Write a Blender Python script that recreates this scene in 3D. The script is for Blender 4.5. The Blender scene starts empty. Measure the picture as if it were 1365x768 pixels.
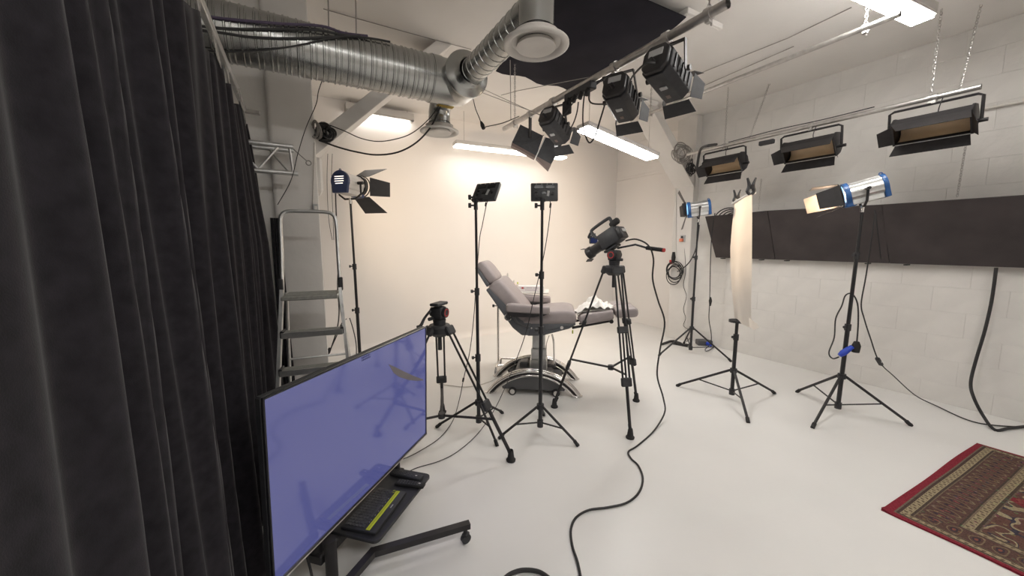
import bpy, bmesh, math, random
from mathutils import Vector, Matrix
random.seed(7)
PI = math.pi
scene = bpy.context.scene
COL = scene.collection
# ------------------------------------------------------------------ camera
CAMZ, FPX, YAW, PITCH = 1.6, 492.0, math.radians(29.7), math.atan(59 / 492.0)
FW = Vector((math.sin(YAW) * math.cos(PITCH), math.cos(YAW) * math.cos(PITCH), -math.sin(PITCH)))
RT = Vector((math.cos(YAW), -math.sin(YAW), 0))
UP = RT.cross(FW)
CP = Vector((0, 0, CAMZ))
cd = bpy.data.cameras.new('camera'); cam = bpy.data.objects.new('camera', cd); COL.objects.link(cam)
cd.sensor_width = 36; cd.lens = 36 * FPX / 1365; cd.clip_start = 0.02
cam.location = CP; cam.rotation_euler = (PI / 2 - PITCH, 0, -YAW)
scene.camera = cam
# ------------------------------------------------------------------ world, exposure
w = bpy.data.worlds.new('world'); scene.world = w; w.use_nodes = True
w.node_tree.nodes['Background'].inputs[0].default_value = (0.5, 0.5, 0.5, 1)
w.node_tree.nodes['Background'].inputs[1].default_value = 0.02
vs = scene.view_settings
vs.view_transform = 'Standard'; vs.look = 'None'; vs.gamma = 1; vs.exposure = 2.35; vs.use_curve_mapping = False
PANEL_E = 9.0          # emission of the ceiling light diffusers
SPOT_W = 120.0         # tungsten lamps on stands


def at(px, py, X=None, Y=None, Z=None, D=None):
    """photo pixel -> world point on a known plane (X, Y, Z) or at a forward distance D"""
    d = FW + RT * ((px - 682.5) / FPX) - UP * ((py - 384) / FPX)
    if Z is not None: t = (Z - CAMZ) / d.z
    elif X is not None: t = X / d.x
    elif Y is not None: t = Y / d.y
    else: t = D
    return CP + d * t


# ------------------------------------------------------------------ materials
def nd(nt, typ, **kw):
    n = nt.nodes.new(typ)
    for k, v in kw.items():
        if k in ('operation', 'blend_type', 'data_type', 'noise_dimensions', 'wave_type', 'bands_direction', 'feature', 'distance'):
            setattr(n, k, v)
        else:
            n.inputs[k].default_value = v
    return n


def mat(name, col, rough=0.5, metal=0.0, var=0.08, scale=8.0, bump=0.0, bscale=60.0, spec=0.5, emit=None, es=0.0,
        sheen=0.0, coat=0.0, trans=0.0):
    m = bpy.data.materials.new(name); m.use_nodes = True
    nt = m.node_tree; b = nt.nodes['Principled BSDF']
    b.inputs['Roughness'].default_value = rough; b.inputs['Metallic'].default_value = metal
    b.inputs['Specular IOR Level'].default_value = spec
    if sheen: b.inputs['Sheen Weight'].default_value = sheen; b.inputs['Sheen Roughness'].default_value = 0.4
    if coat: b.inputs['Coat Weight'].default_value = coat; b.inputs['Coat Roughness'].default_value = 0.08
    if trans: b.inputs['Transmission Weight'].default_value = trans
    tc = nt.nodes.new('ShaderNodeTexCoord')
    no = nd(nt, 'ShaderNodeTexNoise', Scale=scale, Detail=4.0)
    nt.links.new(tc.outputs['Object'], no.inputs['Vector'])
    rp = nt.nodes.new('ShaderNodeValToRGB')
    rp.color_ramp.elements[0].position = 0.3; rp.color_ramp.elements[1].position = 0.7
    rp.color_ramp.elements[0].color = (*[c * (1 - var) for c in col], 1)
    rp.color_ramp.elements[1].color = (*[min(1, c * (1 + var)) for c in col], 1)
    nt.links.new(no.outputs['Fac'], rp.inputs['Fac'])
    nt.links.new(rp.outputs['Color'], b.inputs['Base Color'])
    if bump:
        n2 = nd(nt, 'ShaderNodeTexNoise', Scale=bscale, Detail=3.0)
        nt.links.new(tc.outputs['Object'], n2.inputs['Vector'])
        bp = nd(nt, 'ShaderNodeBump', Strength=bump, Distance=0.01)
        nt.links.new(n2.outputs['Fac'], bp.inputs['Height']); nt.links.new(bp.outputs['Normal'], b.inputs['Normal'])
    if emit:
        b.inputs['Emission Color'].default_value = (*emit, 1); b.inputs['Emission Strength'].default_value = es
    return m


M = dict(
    wall=mat('painted wall', (0.71, 0.69, 0.66), 0.75, var=0.03, scale=3, bump=0.15, bscale=25),
    cyc=mat('white cove paint', (0.80, 0.765, 0.735), 0.8, var=0.015, scale=1.5),
    block=mat('painted block', (0.70, 0.68, 0.65), 0.75, var=0.04, scale=5, bump=0.35, bscale=18),
    joint=mat('painted joint', (0.68, 0.66, 0.63), 0.8, var=0.03),
    ceil=mat('ceiling paint', (0.78, 0.755, 0.725), 0.85, var=0.03, scale=2, bump=0.1, bscale=20),
    floor=mat('glossy floor paint', (0.74, 0.727, 0.705), 0.33, var=0.025, scale=1.4, bump=0.03, bscale=6, spec=0.4),
    column=mat('painted column', (0.67, 0.645, 0.615), 0.6, var=0.03, scale=5, bump=0.12, bscale=20),
    curtain=mat('black stage cloth', (0.019, 0.0172, 0.0205), 0.95, var=0.25, scale=30, bump=0.1, bscale=400, spec=0.1, sheen=0.12),
    tape=mat('header tape', (0.35, 0.33, 0.31), 0.8, scale=40),
    black=mat('black metal', (0.022, 0.020, 0.021), 0.45, var=0.2, scale=20, spec=0.4),
    blackgloss=mat('black enamel', (0.016, 0.016, 0.018), 0.28, var=0.2, scale=15),
    plastic=mat('black plastic', (0.026, 0.026, 0.029), 0.55, var=0.2, scale=30, bump=0.05, bscale=300),
    rubber=mat('black rubber', (0.018, 0.017, 0.017), 0.8, var=0.2, scale=30),
    cable=mat('cable rubber', (0.02, 0.019, 0.02), 0.6, var=0.2, scale=40),
    purple=mat('purple cable', (0.06, 0.04, 0.085), 0.6, var=0.2, scale=40),
    wire=mat('steel wire', (0.33, 0.31, 0.29), 0.5, 0.6, var=0.1, scale=60),
    whitecable=mat('white cable', (0.5, 0.47, 0.43), 0.6, var=0.05, scale=60),
    steel=mat('pipe steel', (0.52, 0.50, 0.48), 0.38, 0.85, var=0.12, scale=25),
    alu=mat('aluminium', (0.62, 0.62, 0.61), 0.35, 0.85, var=0.08, scale=25),
    alumatte=mat('ribbed aluminium tread', (0.38, 0.38, 0.35), 0.5, 0.5, var=0.12, scale=40),
    chrome=mat('chrome', (0.75, 0.73, 0.71), 0.18, 1.0, var=0.04, scale=10),
    whitemet=mat('white enamel', (0.66, 0.63, 0.59), 0.45, var=0.03, scale=10),
    lighthouse=mat('light housing', (0.55, 0.53, 0.51), 0.5, var=0.03, scale=10),
    leather=mat('grey leatherette', (0.315, 0.272, 0.268), 0.48, var=0.05, scale=18, bump=0.08, bscale=220),
    leatherdark=mat('slate leatherette', (0.115, 0.12, 0.13), 0.5, var=0.06, scale=18, bump=0.08, bscale=220),
    basegrey=mat('grey moulded base', (0.085, 0.085, 0.088), 0.5, var=0.06, scale=12),
    blue=mat('blue enamel', (0.02, 0.10, 0.30), 0.35, var=0.1, scale=15),
    navy=mat('dark blue enamel', (0.012, 0.03, 0.10), 0.4, var=0.1, scale=15),
    plugblue=mat('blue plug plastic', (0.01, 0.05, 0.45), 0.4, var=0.1, scale=15),
    reflector=mat('tan reflector', (0.60, 0.46, 0.30), 0.55, var=0.06, scale=6),
    foam=mat('black foam board', (0.044, 0.036, 0.036), 0.6, var=0.25, scale=4, spec=0.4),
    red=mat('red accent', (0.45, 0.03, 0.03), 0.45, var=0.05),
    orange=mat('orange socket', (0.75, 0.22, 0.12), 0.5, var=0.05),
    lime=mat('lime plastic', (0.50, 0.56, 0.02), 0.45, var=0.04),
    key=mat('key plastic', (0.045, 0.045, 0.05), 0.45, var=0.1, scale=200),
    white=mat('white cloth', (0.82, 0.79, 0.75), 0.9, var=0.03, scale=20, bump=0.3, bscale=60),
    paperbox=mat('white carton', (0.78, 0.74, 0.73), 0.7, var=0.02),
    mauve=mat('mauve print', (0.42, 0.34, 0.42), 0.7, var=0.05),
    pink=mat('pink liquid', (0.75, 0.16, 0.17), 0.3, var=0.05),
    clear=mat('clear bottle plastic', (0.75, 0.70, 0.66), 0.2, var=0.02),
    cream=mat('cream pot', (0.75, 0.62, 0.52), 0.5, var=0.03),
    lightgrey=mat('light grey dial', (0.42, 0.42, 0.42), 0.5, var=0.03),
    brownedge=mat('brown edge', (0.16, 0.115, 0.10), 0.5, var=0.1),
    blackcloth=mat('black ceiling cloth', (0.020, 0.019, 0.026), 0.95, var=0.2, scale=3, spec=0.1, sheen=0.05),
    litdoor=mat('barn door metal painted as lit', (0.42, 0.34, 0.29), 0.45, 0.3, var=0.2, scale=12),  # lamp glow put into the colour of one leaf; its siblings are black
    lcd=mat('dark blue screen', (0.01, 0.015, 0.05), 0.2, var=0.1, emit=(0.02, 0.03, 0.10), es=0.1),
)


def emat(name, col, s):
    m = bpy.data.materials.new(name); m.use_nodes = True; nt = m.node_tree
    b = nt.nodes['Principled BSDF']; b.inputs['Base Color'].default_value = (0.8, 0.8, 0.8, 1)
    b.inputs['Emission Color'].default_value = (*col, 1); b.inputs['Emission Strength'].default_value = s
    return m


M['panel'] = emat('lit panel diffuser', (1.0, 0.975, 0.94), PANEL_E)
M['panel_low'] = emat('lit panel diffuser of the cove', (1.0, 0.96, 0.90), PANEL_E * 0.24)
M['ledface'] = emat('lit LED face', (1.0, 0.97, 0.92), 9.0)
M['ledgrey'] = mat('LED panel grey', (0.05, 0.052, 0.055), 0.5, var=0.1, scale=30)
M['lens'] = emat('lit lens', (1.0, 0.78, 0.50), 5.0)
M['slot'] = emat('glowing vent slot', (1.0, 0.85, 0.72), 0.4)


M['duct'] = mat('galvanised duct', (0.40, 0.405, 0.395), 0.27, 0.95, var=0.07, scale=5, bump=0.03, bscale=12)



def screen_mat():
    m = bpy.data.materials.new('lit blue screen'); m.use_nodes = True; nt = m.node_tree
    b = nt.nodes['Principled BSDF']
    b.inputs['Base Color'].default_value = (0.01, 0.01, 0.015, 1); b.inputs['Roughness'].default_value = 0.09
    b.inputs['Specular IOR Level'].default_value = 0.95
    b.inputs['Emission Color'].default_value = (0.27, 0.29, 0.82, 1); b.inputs['Emission Strength'].default_value = 0.055
    return m


M['screen'] = screen_mat()


def paper_mat():
    m = bpy.data.materials.new('tracing paper'); m.use_nodes = True; nt = m.node_tree
    out = nt.nodes['Material Output']; nt.nodes.remove(nt.nodes['Principled BSDF'])
    d = nd(nt, 'ShaderNodeBsdfDiffuse', Color=(0.85, 0.82, 0.78, 1)); t = nd(nt, 'ShaderNodeBsdfTranslucent', Color=(0.92, 0.84, 0.75, 1))
    tp = nd(nt, 'ShaderNodeBsdfTransparent', Color=(0.9, 0.87, 0.84, 1))
    mx = nd(nt, 'ShaderNodeMixShader', Fac=0.55); mx2 = nd(nt, 'ShaderNodeMixShader', Fac=0.07)
    nt.links.new(d.outputs[0], mx.inputs[1]); nt.links.new(t.outputs[0], mx.inputs[2])
    nt.links.new(mx.outputs[0], mx2.inputs[1]); nt.links.new(tp.outputs[0], mx2.inputs[2])
    nt.links.new(mx2.outputs[0], out.inputs['Surface'])
    return m


M['paper'] = paper_mat()


# ------------------------------------------------------------------ mesh builder
def frame(origin, fwd, up=(0, 0, 1)):
    """matrix whose local +X points along fwd, +Z near up"""
    x = Vector(fwd).normalized(); u = Vector(up)
    y = u.cross(x)
    if y.length < 1e-5: y = Vector((0, 1, 0)).cross(x)
    y.normalize(); z = x.cross(y)
    m = Matrix((x, y, z)).transposed().to_4x4(); m.translation = Vector(origin)
    return m


class MB:
    def __init__(s, mtx=None):
        s.v = []; s.f = []; s.m = mtx or Matrix.Identity(4)

    def add(s, vs, fs, mtx=None):
        k = len(s.v); mm = s.m @ mtx if mtx else s.m
        s.v += [mm @ Vector(p) for p in vs]; s.f += [tuple(i + k for i in f) for f in fs]
        return s

    def bm(s, b, mtx=None):
        b.verts.index_update()
        s.add([v.co.copy() for v in b.verts], [[v.index for v in f.verts] for f in b.faces], mtx); b.free()
        return s

    def box(s, c, size, bev=0.0, rot=None, seg=1):
        b = bmesh.new(); bmesh.ops.create_cube(b, size=1.0)
        for v in b.verts: v.co = Vector((v.co.x * size[0], v.co.y * size[1], v.co.z * size[2]))
        if bev: bmesh.ops.bevel(b, geom=b.edges[:], offset=min(bev, min(size) * 0.45), segments=seg, affect='EDGES', profile=0.5)
        mm = Matrix.Translation(Vector(c))
        if rot is not None: mm = mm @ rot.to_4x4()
        return s.bm(b, mm)

    def cyl(s, a, b, r, r2=None, n=12, caps=True):
        a = Vector(a); b = Vector(b); r2 = r if r2 is None else r2
        d = (b - a).normalized(); u = d.orthogonal().normalized(); w_ = d.cross(u)
        vs = []
        for (p, q) in ((a, r), (b, r2)):
            for i in range(n):
                t = 2 * PI * i / n; vs.append(p + (u * math.cos(t) + w_ * math.sin(t)) * q)
        fs = [(i, (i + 1) % n, n + (i + 1) % n, n + i) for i in range(n)]
        if caps: fs += [tuple(range(n))[::-1], tuple(range(n, 2 * n))]
        return s.add(vs, fs)

    def tube(s, pts, r, n=6, closed=False, caps=True, smooth=0):
        pts = [Vector(p) for p in pts]
        n0 = len(pts)
        if smooth: pts = crom(pts, smooth, closed)
        rr = list(r) if isinstance(r, (list, tuple)) else [r] * len(pts)
        if len(rr) != len(pts):
            src = rr; rr = []
            for i in range(len(pts)):
                x = i / (len(pts) - 1) * (len(src) - 1); k = min(int(x), len(src) - 2); rr.append(src[k] * (1 - x + k) + src[k + 1] * (x - k))
        N = len(pts); vs = []; fs = []
        prev = None
        for i, p in enumerate(pts):
            if closed: t = pts[(i + 1) % N] - pts[i - 1]
            else: t = pts[min(i + 1, N - 1)] - pts[max(i - 1, 0)]
            if t.length < 1e-9: t = Vector((0, 0, 1))
            t.normalize()
            u = t.orthogonal().normalized() if prev is None else (prev - t * prev.dot(t))
            if u.length < 1e-6: u = t.orthogonal()
            u.normalize(); prev = u; w_ = t.cross(u)
            for j in range(n):
                a = 2 * PI * j / n; vs.append(p + (u * math.cos(a) + w_ * math.sin(a)) * rr[i])
        for i in range(N if closed else N - 1):
            k = (i + 1) % N
            for j in range(n): fs.append((i * n + j, i * n + (j + 1) % n, k * n + (j + 1) % n, k * n + j))
        if caps and not closed: fs += [tuple(range(n))[::-1], tuple(range((N - 1) * n, N * n))]
        return s.add(vs, fs)

    def lathe(s, prof, n=24, mtx=None, caps=False):
        """profile [(axial, radius)] about local X"""
        vs = []; fs = []
        for (x, r) in prof:
            for i in range(n):
                t = 2 * PI * i / n; vs.append((x, r * math.cos(t), r * math.sin(t)))
        for k in range(len(prof) - 1):
            for i in range(n): fs.append((k * n + i, k * n + (i + 1) % n, (k + 1) * n + (i + 1) % n, (k + 1) * n + i))
        if caps: fs += [tuple(range(n)), tuple(range((len(prof) - 1) * n, len(prof) * n))[::-1]]
        return s.add(vs, fs, mtx)

    def prism(s, poly, d0, d1, axis='y', bev=0.0, mtx=None, seg=2):
        """polygon (a, b) in the plane perpendicular to axis, extruded d0..d1"""
        b = bmesh.new(); n = len(poly)
        def pt(a, c, d): return {'y': (a, d, c), 'z': (a, c, d), 'x': (d, a, c)}[axis]
        v0 = [b.verts.new(pt(a, c, d0)) for a, c in poly]; v1 = [b.verts.new(pt(a, c, d1)) for a, c in poly]
        b.faces.new(v0); b.faces.new(v1[::-1])
        for i in range(n): b.faces.new((v0[i], v1[i], v1[(i + 1) % n], v0[(i + 1) % n]))
        bmesh.ops.recalc_face_normals(b, faces=b.faces)
        if bev: bmesh.ops.bevel(b, geom=b.edges[:], offset=bev, segments=seg, affect='EDGES', profile=0.5)
        return s.bm(b, mtx)

    def quad(s, pts, th=0.004):
        """a flat sheet with thickness from 3+ corner points"""
        P = [Vector(p) for p in pts]; nn = (P[1] - P[0]).cross(P[2] - P[0]).normalized() * th * 0.5
        n = len(P)
        vs = [p + nn for p in P] + [p - nn for p in P]
        fs = [tuple(range(n)), tuple(range(n, 2 * n))[::-1]] + [(i, n + i, n + (i + 1) % n, (i + 1) % n) for i in range(n)]
        return s.add(vs, fs)

    def torus(s, c, nrm, R, r, n=24, k=6):
        c = Vector(c); d = Vector(nrm).normalized(); u = d.orthogonal().normalized(); w_ = d.cross(u)
        return s.tube([c + (u * math.cos(2 * PI * i / n) + w_ * math.sin(2 * PI * i / n)) * R for i in range(n)], r, k, True)

    def build(s, name, m, parent=None, sm=40):
        me = bpy.data.meshes.new(name)
        inv = W[parent.name].inverted() if parent is not None else Matrix.Identity(4)
        me.from_pydata([inv @ p for p in s.v], [], s.f); me.validate()
        b = bmesh.new(); b.from_mesh(me); bmesh.ops.recalc_face_normals(b, faces=b.faces); b.to_mesh(me); b.free()
        me.materials.append(M[m] if isinstance(m, str) else m)
        if sm:
            me.shade_smooth(); me.set_sharp_from_angle(angle=math.radians(sm))
        o = bpy.data.objects.new(name, me); COL.objects.link(o)
        if parent is not None:
            o.parent = parent; W[o.name] = W[parent.name]
        else: W[o.name] = Matrix.Identity(4)
        return o


W = {}


def crom(P, n=6, closed=False):
    out = []; N = len(P)
    for i in range(N if closed else N - 1):
        if closed: a, b, c, d = P[i - 1], P[i], P[(i + 1) % N], P[(i + 2) % N]
        else: a, b, c, d = P[max(i - 1, 0)], P[i], P[i + 1], P[min(i + 2, N - 1)]
        for k in range(n):
            t = k / n; out.append(0.5 * (2 * b + (c - a) * t + (2 * a - 5 * b + 4 * c - d) * t * t + (3 * b - a - 3 * c + d) * t ** 3))
    if not closed: out.append(P[-1])
    return out


def tag(o, label, cat, group=None):
    o['label'] = label; o['category'] = cat
    if group: o['group'] = group
    return o


def thing(name, label, cat, loc=(0, 0, 0), rotz=0.0, group=None):
    o = bpy.data.objects.new(name, None); COL.objects.link(o)
    o.empty_display_size = 0.1
    o.location = loc; o.rotation_euler = (0, 0, rotz)
    W[o.name] = Matrix.Translation(Vector(loc)) @ Matrix.Rotation(rotz, 4, 'Z')
    return tag(o, label, cat, group)


def loc_mb(parent): return MB(W[parent.name].copy())


def struct(o):
    o['kind'] = 'structure'; return o


def RZ(a): return Matrix.Rotation(a, 3, 'Z')
def RX(a): return Matrix.Rotation(a, 3, 'X')
def RY(a): return Matrix.Rotation(a, 3, 'Y')


def cable(name, label, pts, r=0.005, m='cable', cat='cable', n=6, sm=6, group=None):
    o = MB().tube(pts, r, n, smooth=sm).build(name, m); return tag(o, label, cat, group)


def chain_mb(mb, a, b, link=0.032, r=0.0028):
    a = Vector(a); b = Vector(b); L = (b - a).length; d = (b - a) / L; n = max(2, int(L / (link * 0.72)))
    u = d.orthogonal().normalized(); w_ = d.cross(u)
    for i in range(n):
        c = a + d * (L * (i + 0.5) / n); e = u if i % 2 else w_
        hl = link * 0.5; hw = link * 0.27
        pts = [c + d * hl * math.cos(t) + e * hw * math.sin(t) for t in [2 * PI * k / 8 for k in range(8)]]
        mb.tube(pts, r, 4, True)
    return mb


# ================================================================== THE ROOM
CEIL, XR, YB, YP = 3.58, 5.55, 5.85, 3.75
XL, YF = -1.2, -2.6
fl = struct(MB().box((2.45, 1.75, -0.05), (7.6, 9.2, 0.1)).build('floor', 'floor', sm=0))
struct(MB().box((2.45, 1.75, CEIL + 0.05), (7.6, 9.2, 0.1)).build('ceiling', 'ceil', sm=0))
# back wall of the white cove with its rounded foot
prof = [(YB + 0.1, -0.0)]
R0 = 0.10
prof = [(YB - R0 + R0 * math.sin(t), R0 - R0 * math.cos(t)) for t in [i * PI / 16 for i in range(9)]] + [(YB, CEIL), (YB + 0.12, CEIL), (YB + 0.12, 0.0)]
mb = MB(); mb.prism(prof, XL, 6.0, 'x'); struct(mb.build('wall_back', 'cyc', sm=30))
XQ = 5.88
struct(MB().box((XQ + 0.06, (YP + YB) / 2 + 0.06, CEIL / 2), (0.12, YB - YP + 0.1, CEIL)).build('wall_recess', 'cyc', sm=0))
mb = MB().box((XQ - 0.012, (YP + YB) / 2, 2.925), (0.024, YB - YP - 0.02, 0.05), 0.004); struct(mb.build('trim_1', 'cyc', sm=0))
mb = MB().box((XR + 0.2, YP + 0.05, CEIL / 2), (0.4, 0.1, CEIL)); struct(mb.build('wall_return', 'wall', sm=0))
# right wall: painted blocks over a recessed joint plane
wr = struct(MB().box((XR + 0.0645, 0.575, CEIL / 2), (0.12, 6.35, CEIL)).build('wall_right', 'joint', sm=0))
BL, BH = 0.47, 0.243
blocks = {}
def block(y0, y1, z0, z1):
    key = (round(y1 - y0, 3), round(z1 - z0, 3))
    if key not in blocks:
        o = MB().box((0, 0, 0), (0.010, key[0] - 0.0025, key[1] - 0.0025), 0.0012).build('block', 'block', wr, sm=0)
        blocks[key] = o
    else:
        o = blocks[key].copy(); COL.objects.link(o)
    o.location = (XR + 0.0075 - random.random() * 0.0015, (y0 + y1) / 2, (z0 + z1) / 2)
z = -0.045; row = 0
while z < CEIL - 0.01:
    z0, z1 = max(z, 0), min(z + BH, CEIL)
    y = -0.3 + (0.235 if row % 2 else 0.0)
    y -= BL
    while y < YP:
        y0, y1 = max(y, -0.55), min(y + BL, YP)
        if y1 - y0 > 0.05 and z1 - z0 > 0.03: block(y0, y1, z0, z1)
        y += BL
    z += BH; row += 1
struct(MB().box((2.45, YF - 0.06, CEIL / 2), (7.6, 0.12, CEIL)).build('wall_front', 'wall', sm=0))
struct(MB().box((XL - 0.06, 1.65, CEIL / 2), (0.12, 8.6, CEIL)).build('wall_left', 'wall', sm=0))
# stub wall and rounded pillar on the left, portal frame with knee braces
struct(MB().box((-0.68, YP + 0.08, CEIL / 2), (1.04, 0.16, CEIL)).build('wall_stub', 'wall', sm=0))
mb = MB(); r = 0.035
x0, x1, y0, y1 = -0.17, 0.165, YP - 0.07, YP + 0.28
poly = []
for cx, cy, a0 in ((x1 - r, y1 - r, 0), (x0 + r, y1 - r, PI / 2), (x0 + r, y0 + r, PI), (x1 - r * 0.3, y0 + r * 0.3, 1.5 * PI)):
    rr = r if not (cx > 0 and cy < YP) else r * 0.3
    for k in range(6): poly.append((cx + rr * math.cos(a0 + k * PI / 10), cy + rr * math.sin(a0 + k * PI / 10)))
mb.prism(poly, 0, CEIL, 'z'); struct(mb.build('wall_pillar', 'column', sm=35))
mb = MB().box((5.49, YP + 0.17, CEIL / 2), (0.13, 0.34, CEIL), 0.006); struct(mb.build('wall_column', 'column', sm=0))
mb = MB(); mb.prism([(4.30, CEIL), (4.47, CEIL), (5.46, 2.66), (5.46, 2.46), (5.42, 2.5)], YP, YP + 0.34, 'y', 0.004, seg=1)
struct(mb.build('trim_2', 'column', sm=0))
mb = MB(); mb.prism([(1.28, CEIL), (1.44, CEIL), (0.16, 2.36), (0.12, 2.30), (0.12, 2.49)], YP - 0.02, YP + 0.3, 'y', 0.004, seg=1)
struct(mb.build('trim_3', 'column', sm=0))
mb = MB().box((0.16, YP + 0.12, 2.20), (0.10, 0.30, 0.30), 0.02); struct(mb.build('trim_4', 'column', sm=0))
# unlit ceiling plates beside the pipes
# ================================================================== CEILING LIGHTS
def panel_light(a, b, wdir, wid, th, label, wires, margin=0.012, pm='panel'):
    a = Vector(a); b = Vector(b); L = (b - a).length; d = (b - a).normalized()
    wv = Vector(wdir); wv = (wv - d * wv.dot(d)).normalized(); up = d.cross(wv)
    if up.z < 0: up = -up
    c = (a + b) / 2
    t = thing('ceiling_light', label, 'ceiling light', c + up * th)
    mm = Matrix((d, wv, up)).transposed().to_4x4(); mm.translation = c
    h = MB(mm)
    h.box((0, 0, th * 0.5 + 0.004), (L, wid, th - 0.008), 0.006)
    for s in (-1, 1):
        h.box((0, s * (wid - margin) / 2, 0), (L, margin, 0.012), 0.002); h.box((s * (L - margin) / 2, 0, 0), (margin, wid, 0.012), 0.002)
    h.build('housing', 'lighthouse', t, sm=0)
    MB(mm).box((0, 0, -0.012), (L - 2 * margin, wid - 2 * margin, 0.034), 0.006, seg=2).build('diffuser', pm, t, sm=0)
    if wires:
        for s in (-1, 1):
            p = mm @ Vector((s * L * 0.42, 0, th)); MB().cyl(p, (p.x, p.y, CEIL), 0.0025, n=6).build('hanger', 'wire', t)
    return t

a = at(784, 166, Y=3.30); b = at(879, 208, Y=3.30)
wv = at(902, 201.5, Z=b.z + 0.012) - b
panel_light(a + Vector((0, 0.10, 0)), b + Vector((0, 0.10, 0)), (0, 1, 0), 0.21, 0.045, 'tilted slim white lit panel hanging beside the knee brace of the right column', True)
a = at(608, 191, Y=5.35); b = at(757, 189, Y=5.2)
panel_light((a.x, a.y + 0.08, a.z), (b.x, b.y + 0.08, a.z), (0, 1, 0), 0.20, 0.05, 'lit panel hanging over the white cove behind the twin panel lamp', True, pm='panel_low')
a = at(460, 148, Z=3.42); b = at(550, 163, Z=3.42)
panel_light(a, b, (0, 1, 0), 0.17, 0.10, 'lit ceiling batten partly hidden by the knee brace of the left pillar', True, 0.05, 'panel_low')
b = at(1231, 25, Z=3.38); a = b + Vector((-1.35, 0.16, 0))
panel_light(a, b, (0, 1, 0), 0.16, 0.08, 'lit ceiling batten next to the thin empty pipe', True, 0.012)
for (x, y) in ((0.15, -0.9), (2.1, -1.3)):  # fill lights added behind the camera to brighten the dark front of the room
    panel_light((x - 0.65, y, 3.4), (x + 0.65, y, 3.4), (0, 1, 0), 0.2, 0.06, 'added fill light batten, out of view at the front end of the studio', True)['group'] = 'added fill battens at the front'

# black cloth stretched under the ceiling
g = MB(); nx, ny = 14, 14
q00, q10, q11, q01 = Vector((1.78, 2.25, 3.52)), Vector((2.98, 2.22, 3.52)), Vector((3.3, 3.87, 3.50)), Vector((2.0, 3.87, 3.50))
vsl = []; fsl = []
for lay in (0, 1):
    for i in range(nx + 1):
        for j in range(ny + 1):
            u, v = i / nx, j / ny
            u2 = u + (0.035 * math.sin(v * 21) * math.sin(v * PI) if i == nx else 0); v2 = v + (0.02 * math.sin(u * 17) if j == ny else 0)
            p = (q00 * (1 - u2) + q10 * u2) * (1 - v2) + (q01 * (1 - u2) + q11 * u2) * v2
            p.z -= 0.05 * math.sin(u * PI) * math.sin(v * PI) + 0.012 * math.sin(u * 9) * math.sin(v * 12) - lay * 0.006
            vsl.append(p)
for lay in (0, 1):
    o_ = lay * (nx + 1) * (ny + 1)
    for i in range(nx):
        for j in range(ny): k = o_ + i * (ny + 1) + j; fsl.append((k, k + 1, k + ny + 2, k + ny + 1))
g.add(vsl, fsl)
tag(g.build('ceiling_cloth', 'blackcloth'), 'large black cloth stretched flat under the ceiling above the lanterns', 'cloth')
for (pa, sx, sy, lb) in ((at(948, 43, Z=3.53), 0.5, 0.16, 'unlit grey ceiling plate beside the black ceiling cloth and the lantern pipe end'),
                         (at(868, 142, Z=3.53), 0.4, 0.18, 'small unlit grey ceiling plate between lanterns and thin pipe')):
    t = thing('ceiling_plate', lb, 'ceiling plate', (pa.x, pa.y, CEIL))
    MB().box((pa.x - sx * 0.4, pa.y, 3.555), (sx, sy, 0.05), 0.006).build('housing', 'ceil', t, sm=0)
    MB().box((pa.x - sx * 0.4, pa.y, 3.529), (sx - 0.04, sy - 0.04, 0.006), 0.002).build('cover', 'ceil', t, sm=0)

# ================================================================== CURTAIN
RAILX, RAILZ = -0.31, 2.62
t = thing('curtain_rail', 'long pale metal rail from which the black curtain hangs', 'curtain rail', (RAILX, 1.4, RAILZ))
mb = MB(); mb.box((RAILX, 1.25, RAILZ), (0.028, 4.65, 0.03), 0.004); mb.box((RAILX + 0.012, 1.25, RAILZ + 0.014), (0.008, 4.65, 0.012), 0.002)
mb.build('track', 'alu', t, sm=0)
MB().box((RAILX + 0.04, 3.59, RAILZ - 0.01), (0.12, 0.04, 0.03), 0.004).build('end_bracket', 'steel', t, sm=0)
for y in (0.4, 2.2):
    MB().cyl((RAILX, y, RAILZ), (RAILX, y, CEIL), 0.006, n=8).build('hanger', 'steel', t)

HOOKS = [2.02 + 0.0, 2.38, 2.78, 3.12, 3.42, 3.54]
def ctop(y):
    """height of the curtain's top edge: sags between its hooks"""
    ks = [-0.9 + 0.365 * i for i in range(8)] + HOOKS
    for a_, b_ in zip(ks, ks[1:]):
        if a_ <= y <= b_:
            u = (y - a_) / (b_ - a_); return RAILZ - 0.075 - 0.10 * (1 - u) ** 0.6 * math.sin(min(1, u * 1.15) * PI) - 0.05 * u
    return RAILZ - 0.06
def cx_(y, z):
    h = 1 - min(1, max(0, z / RAILZ))
    a_ = 0.30 + 0.70 * h ** 0.7
    yy = y + 0.05 * math.sin(z * 1.3 + y * 3) + 0.06 * h * math.sin(y * 5.1)
    f = 0.036 * math.sin(2 * PI * yy / 0.235 + 0.8 * math.sin(yy * 3.3)) + 0.022 * math.sin(2 * PI * yy / 0.113 + 1.7 * math.sin(yy * 4.1 + z)) + 0.026 * math.sin(2 * PI * yy / 0.61 + 0.9)
    far = max(0, (y - 2.4) / 1.1); low = min(1, max(0, (2.5 - z) / 0.9))
    nearend = math.exp(-((y - 0.6) / 0.12) ** 2) * 0.06 * h
    return RAILX + a_ * f * (0.65 + 0.35 * min(1, y / 1.5)) + far * 0.085 * low + nearend
g = MB(); NY, NZ = 420, 46
ys = [-1.05 + 4.58 * i / NY for i in range(NY + 1)]
vsl = []; fsl = []
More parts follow.
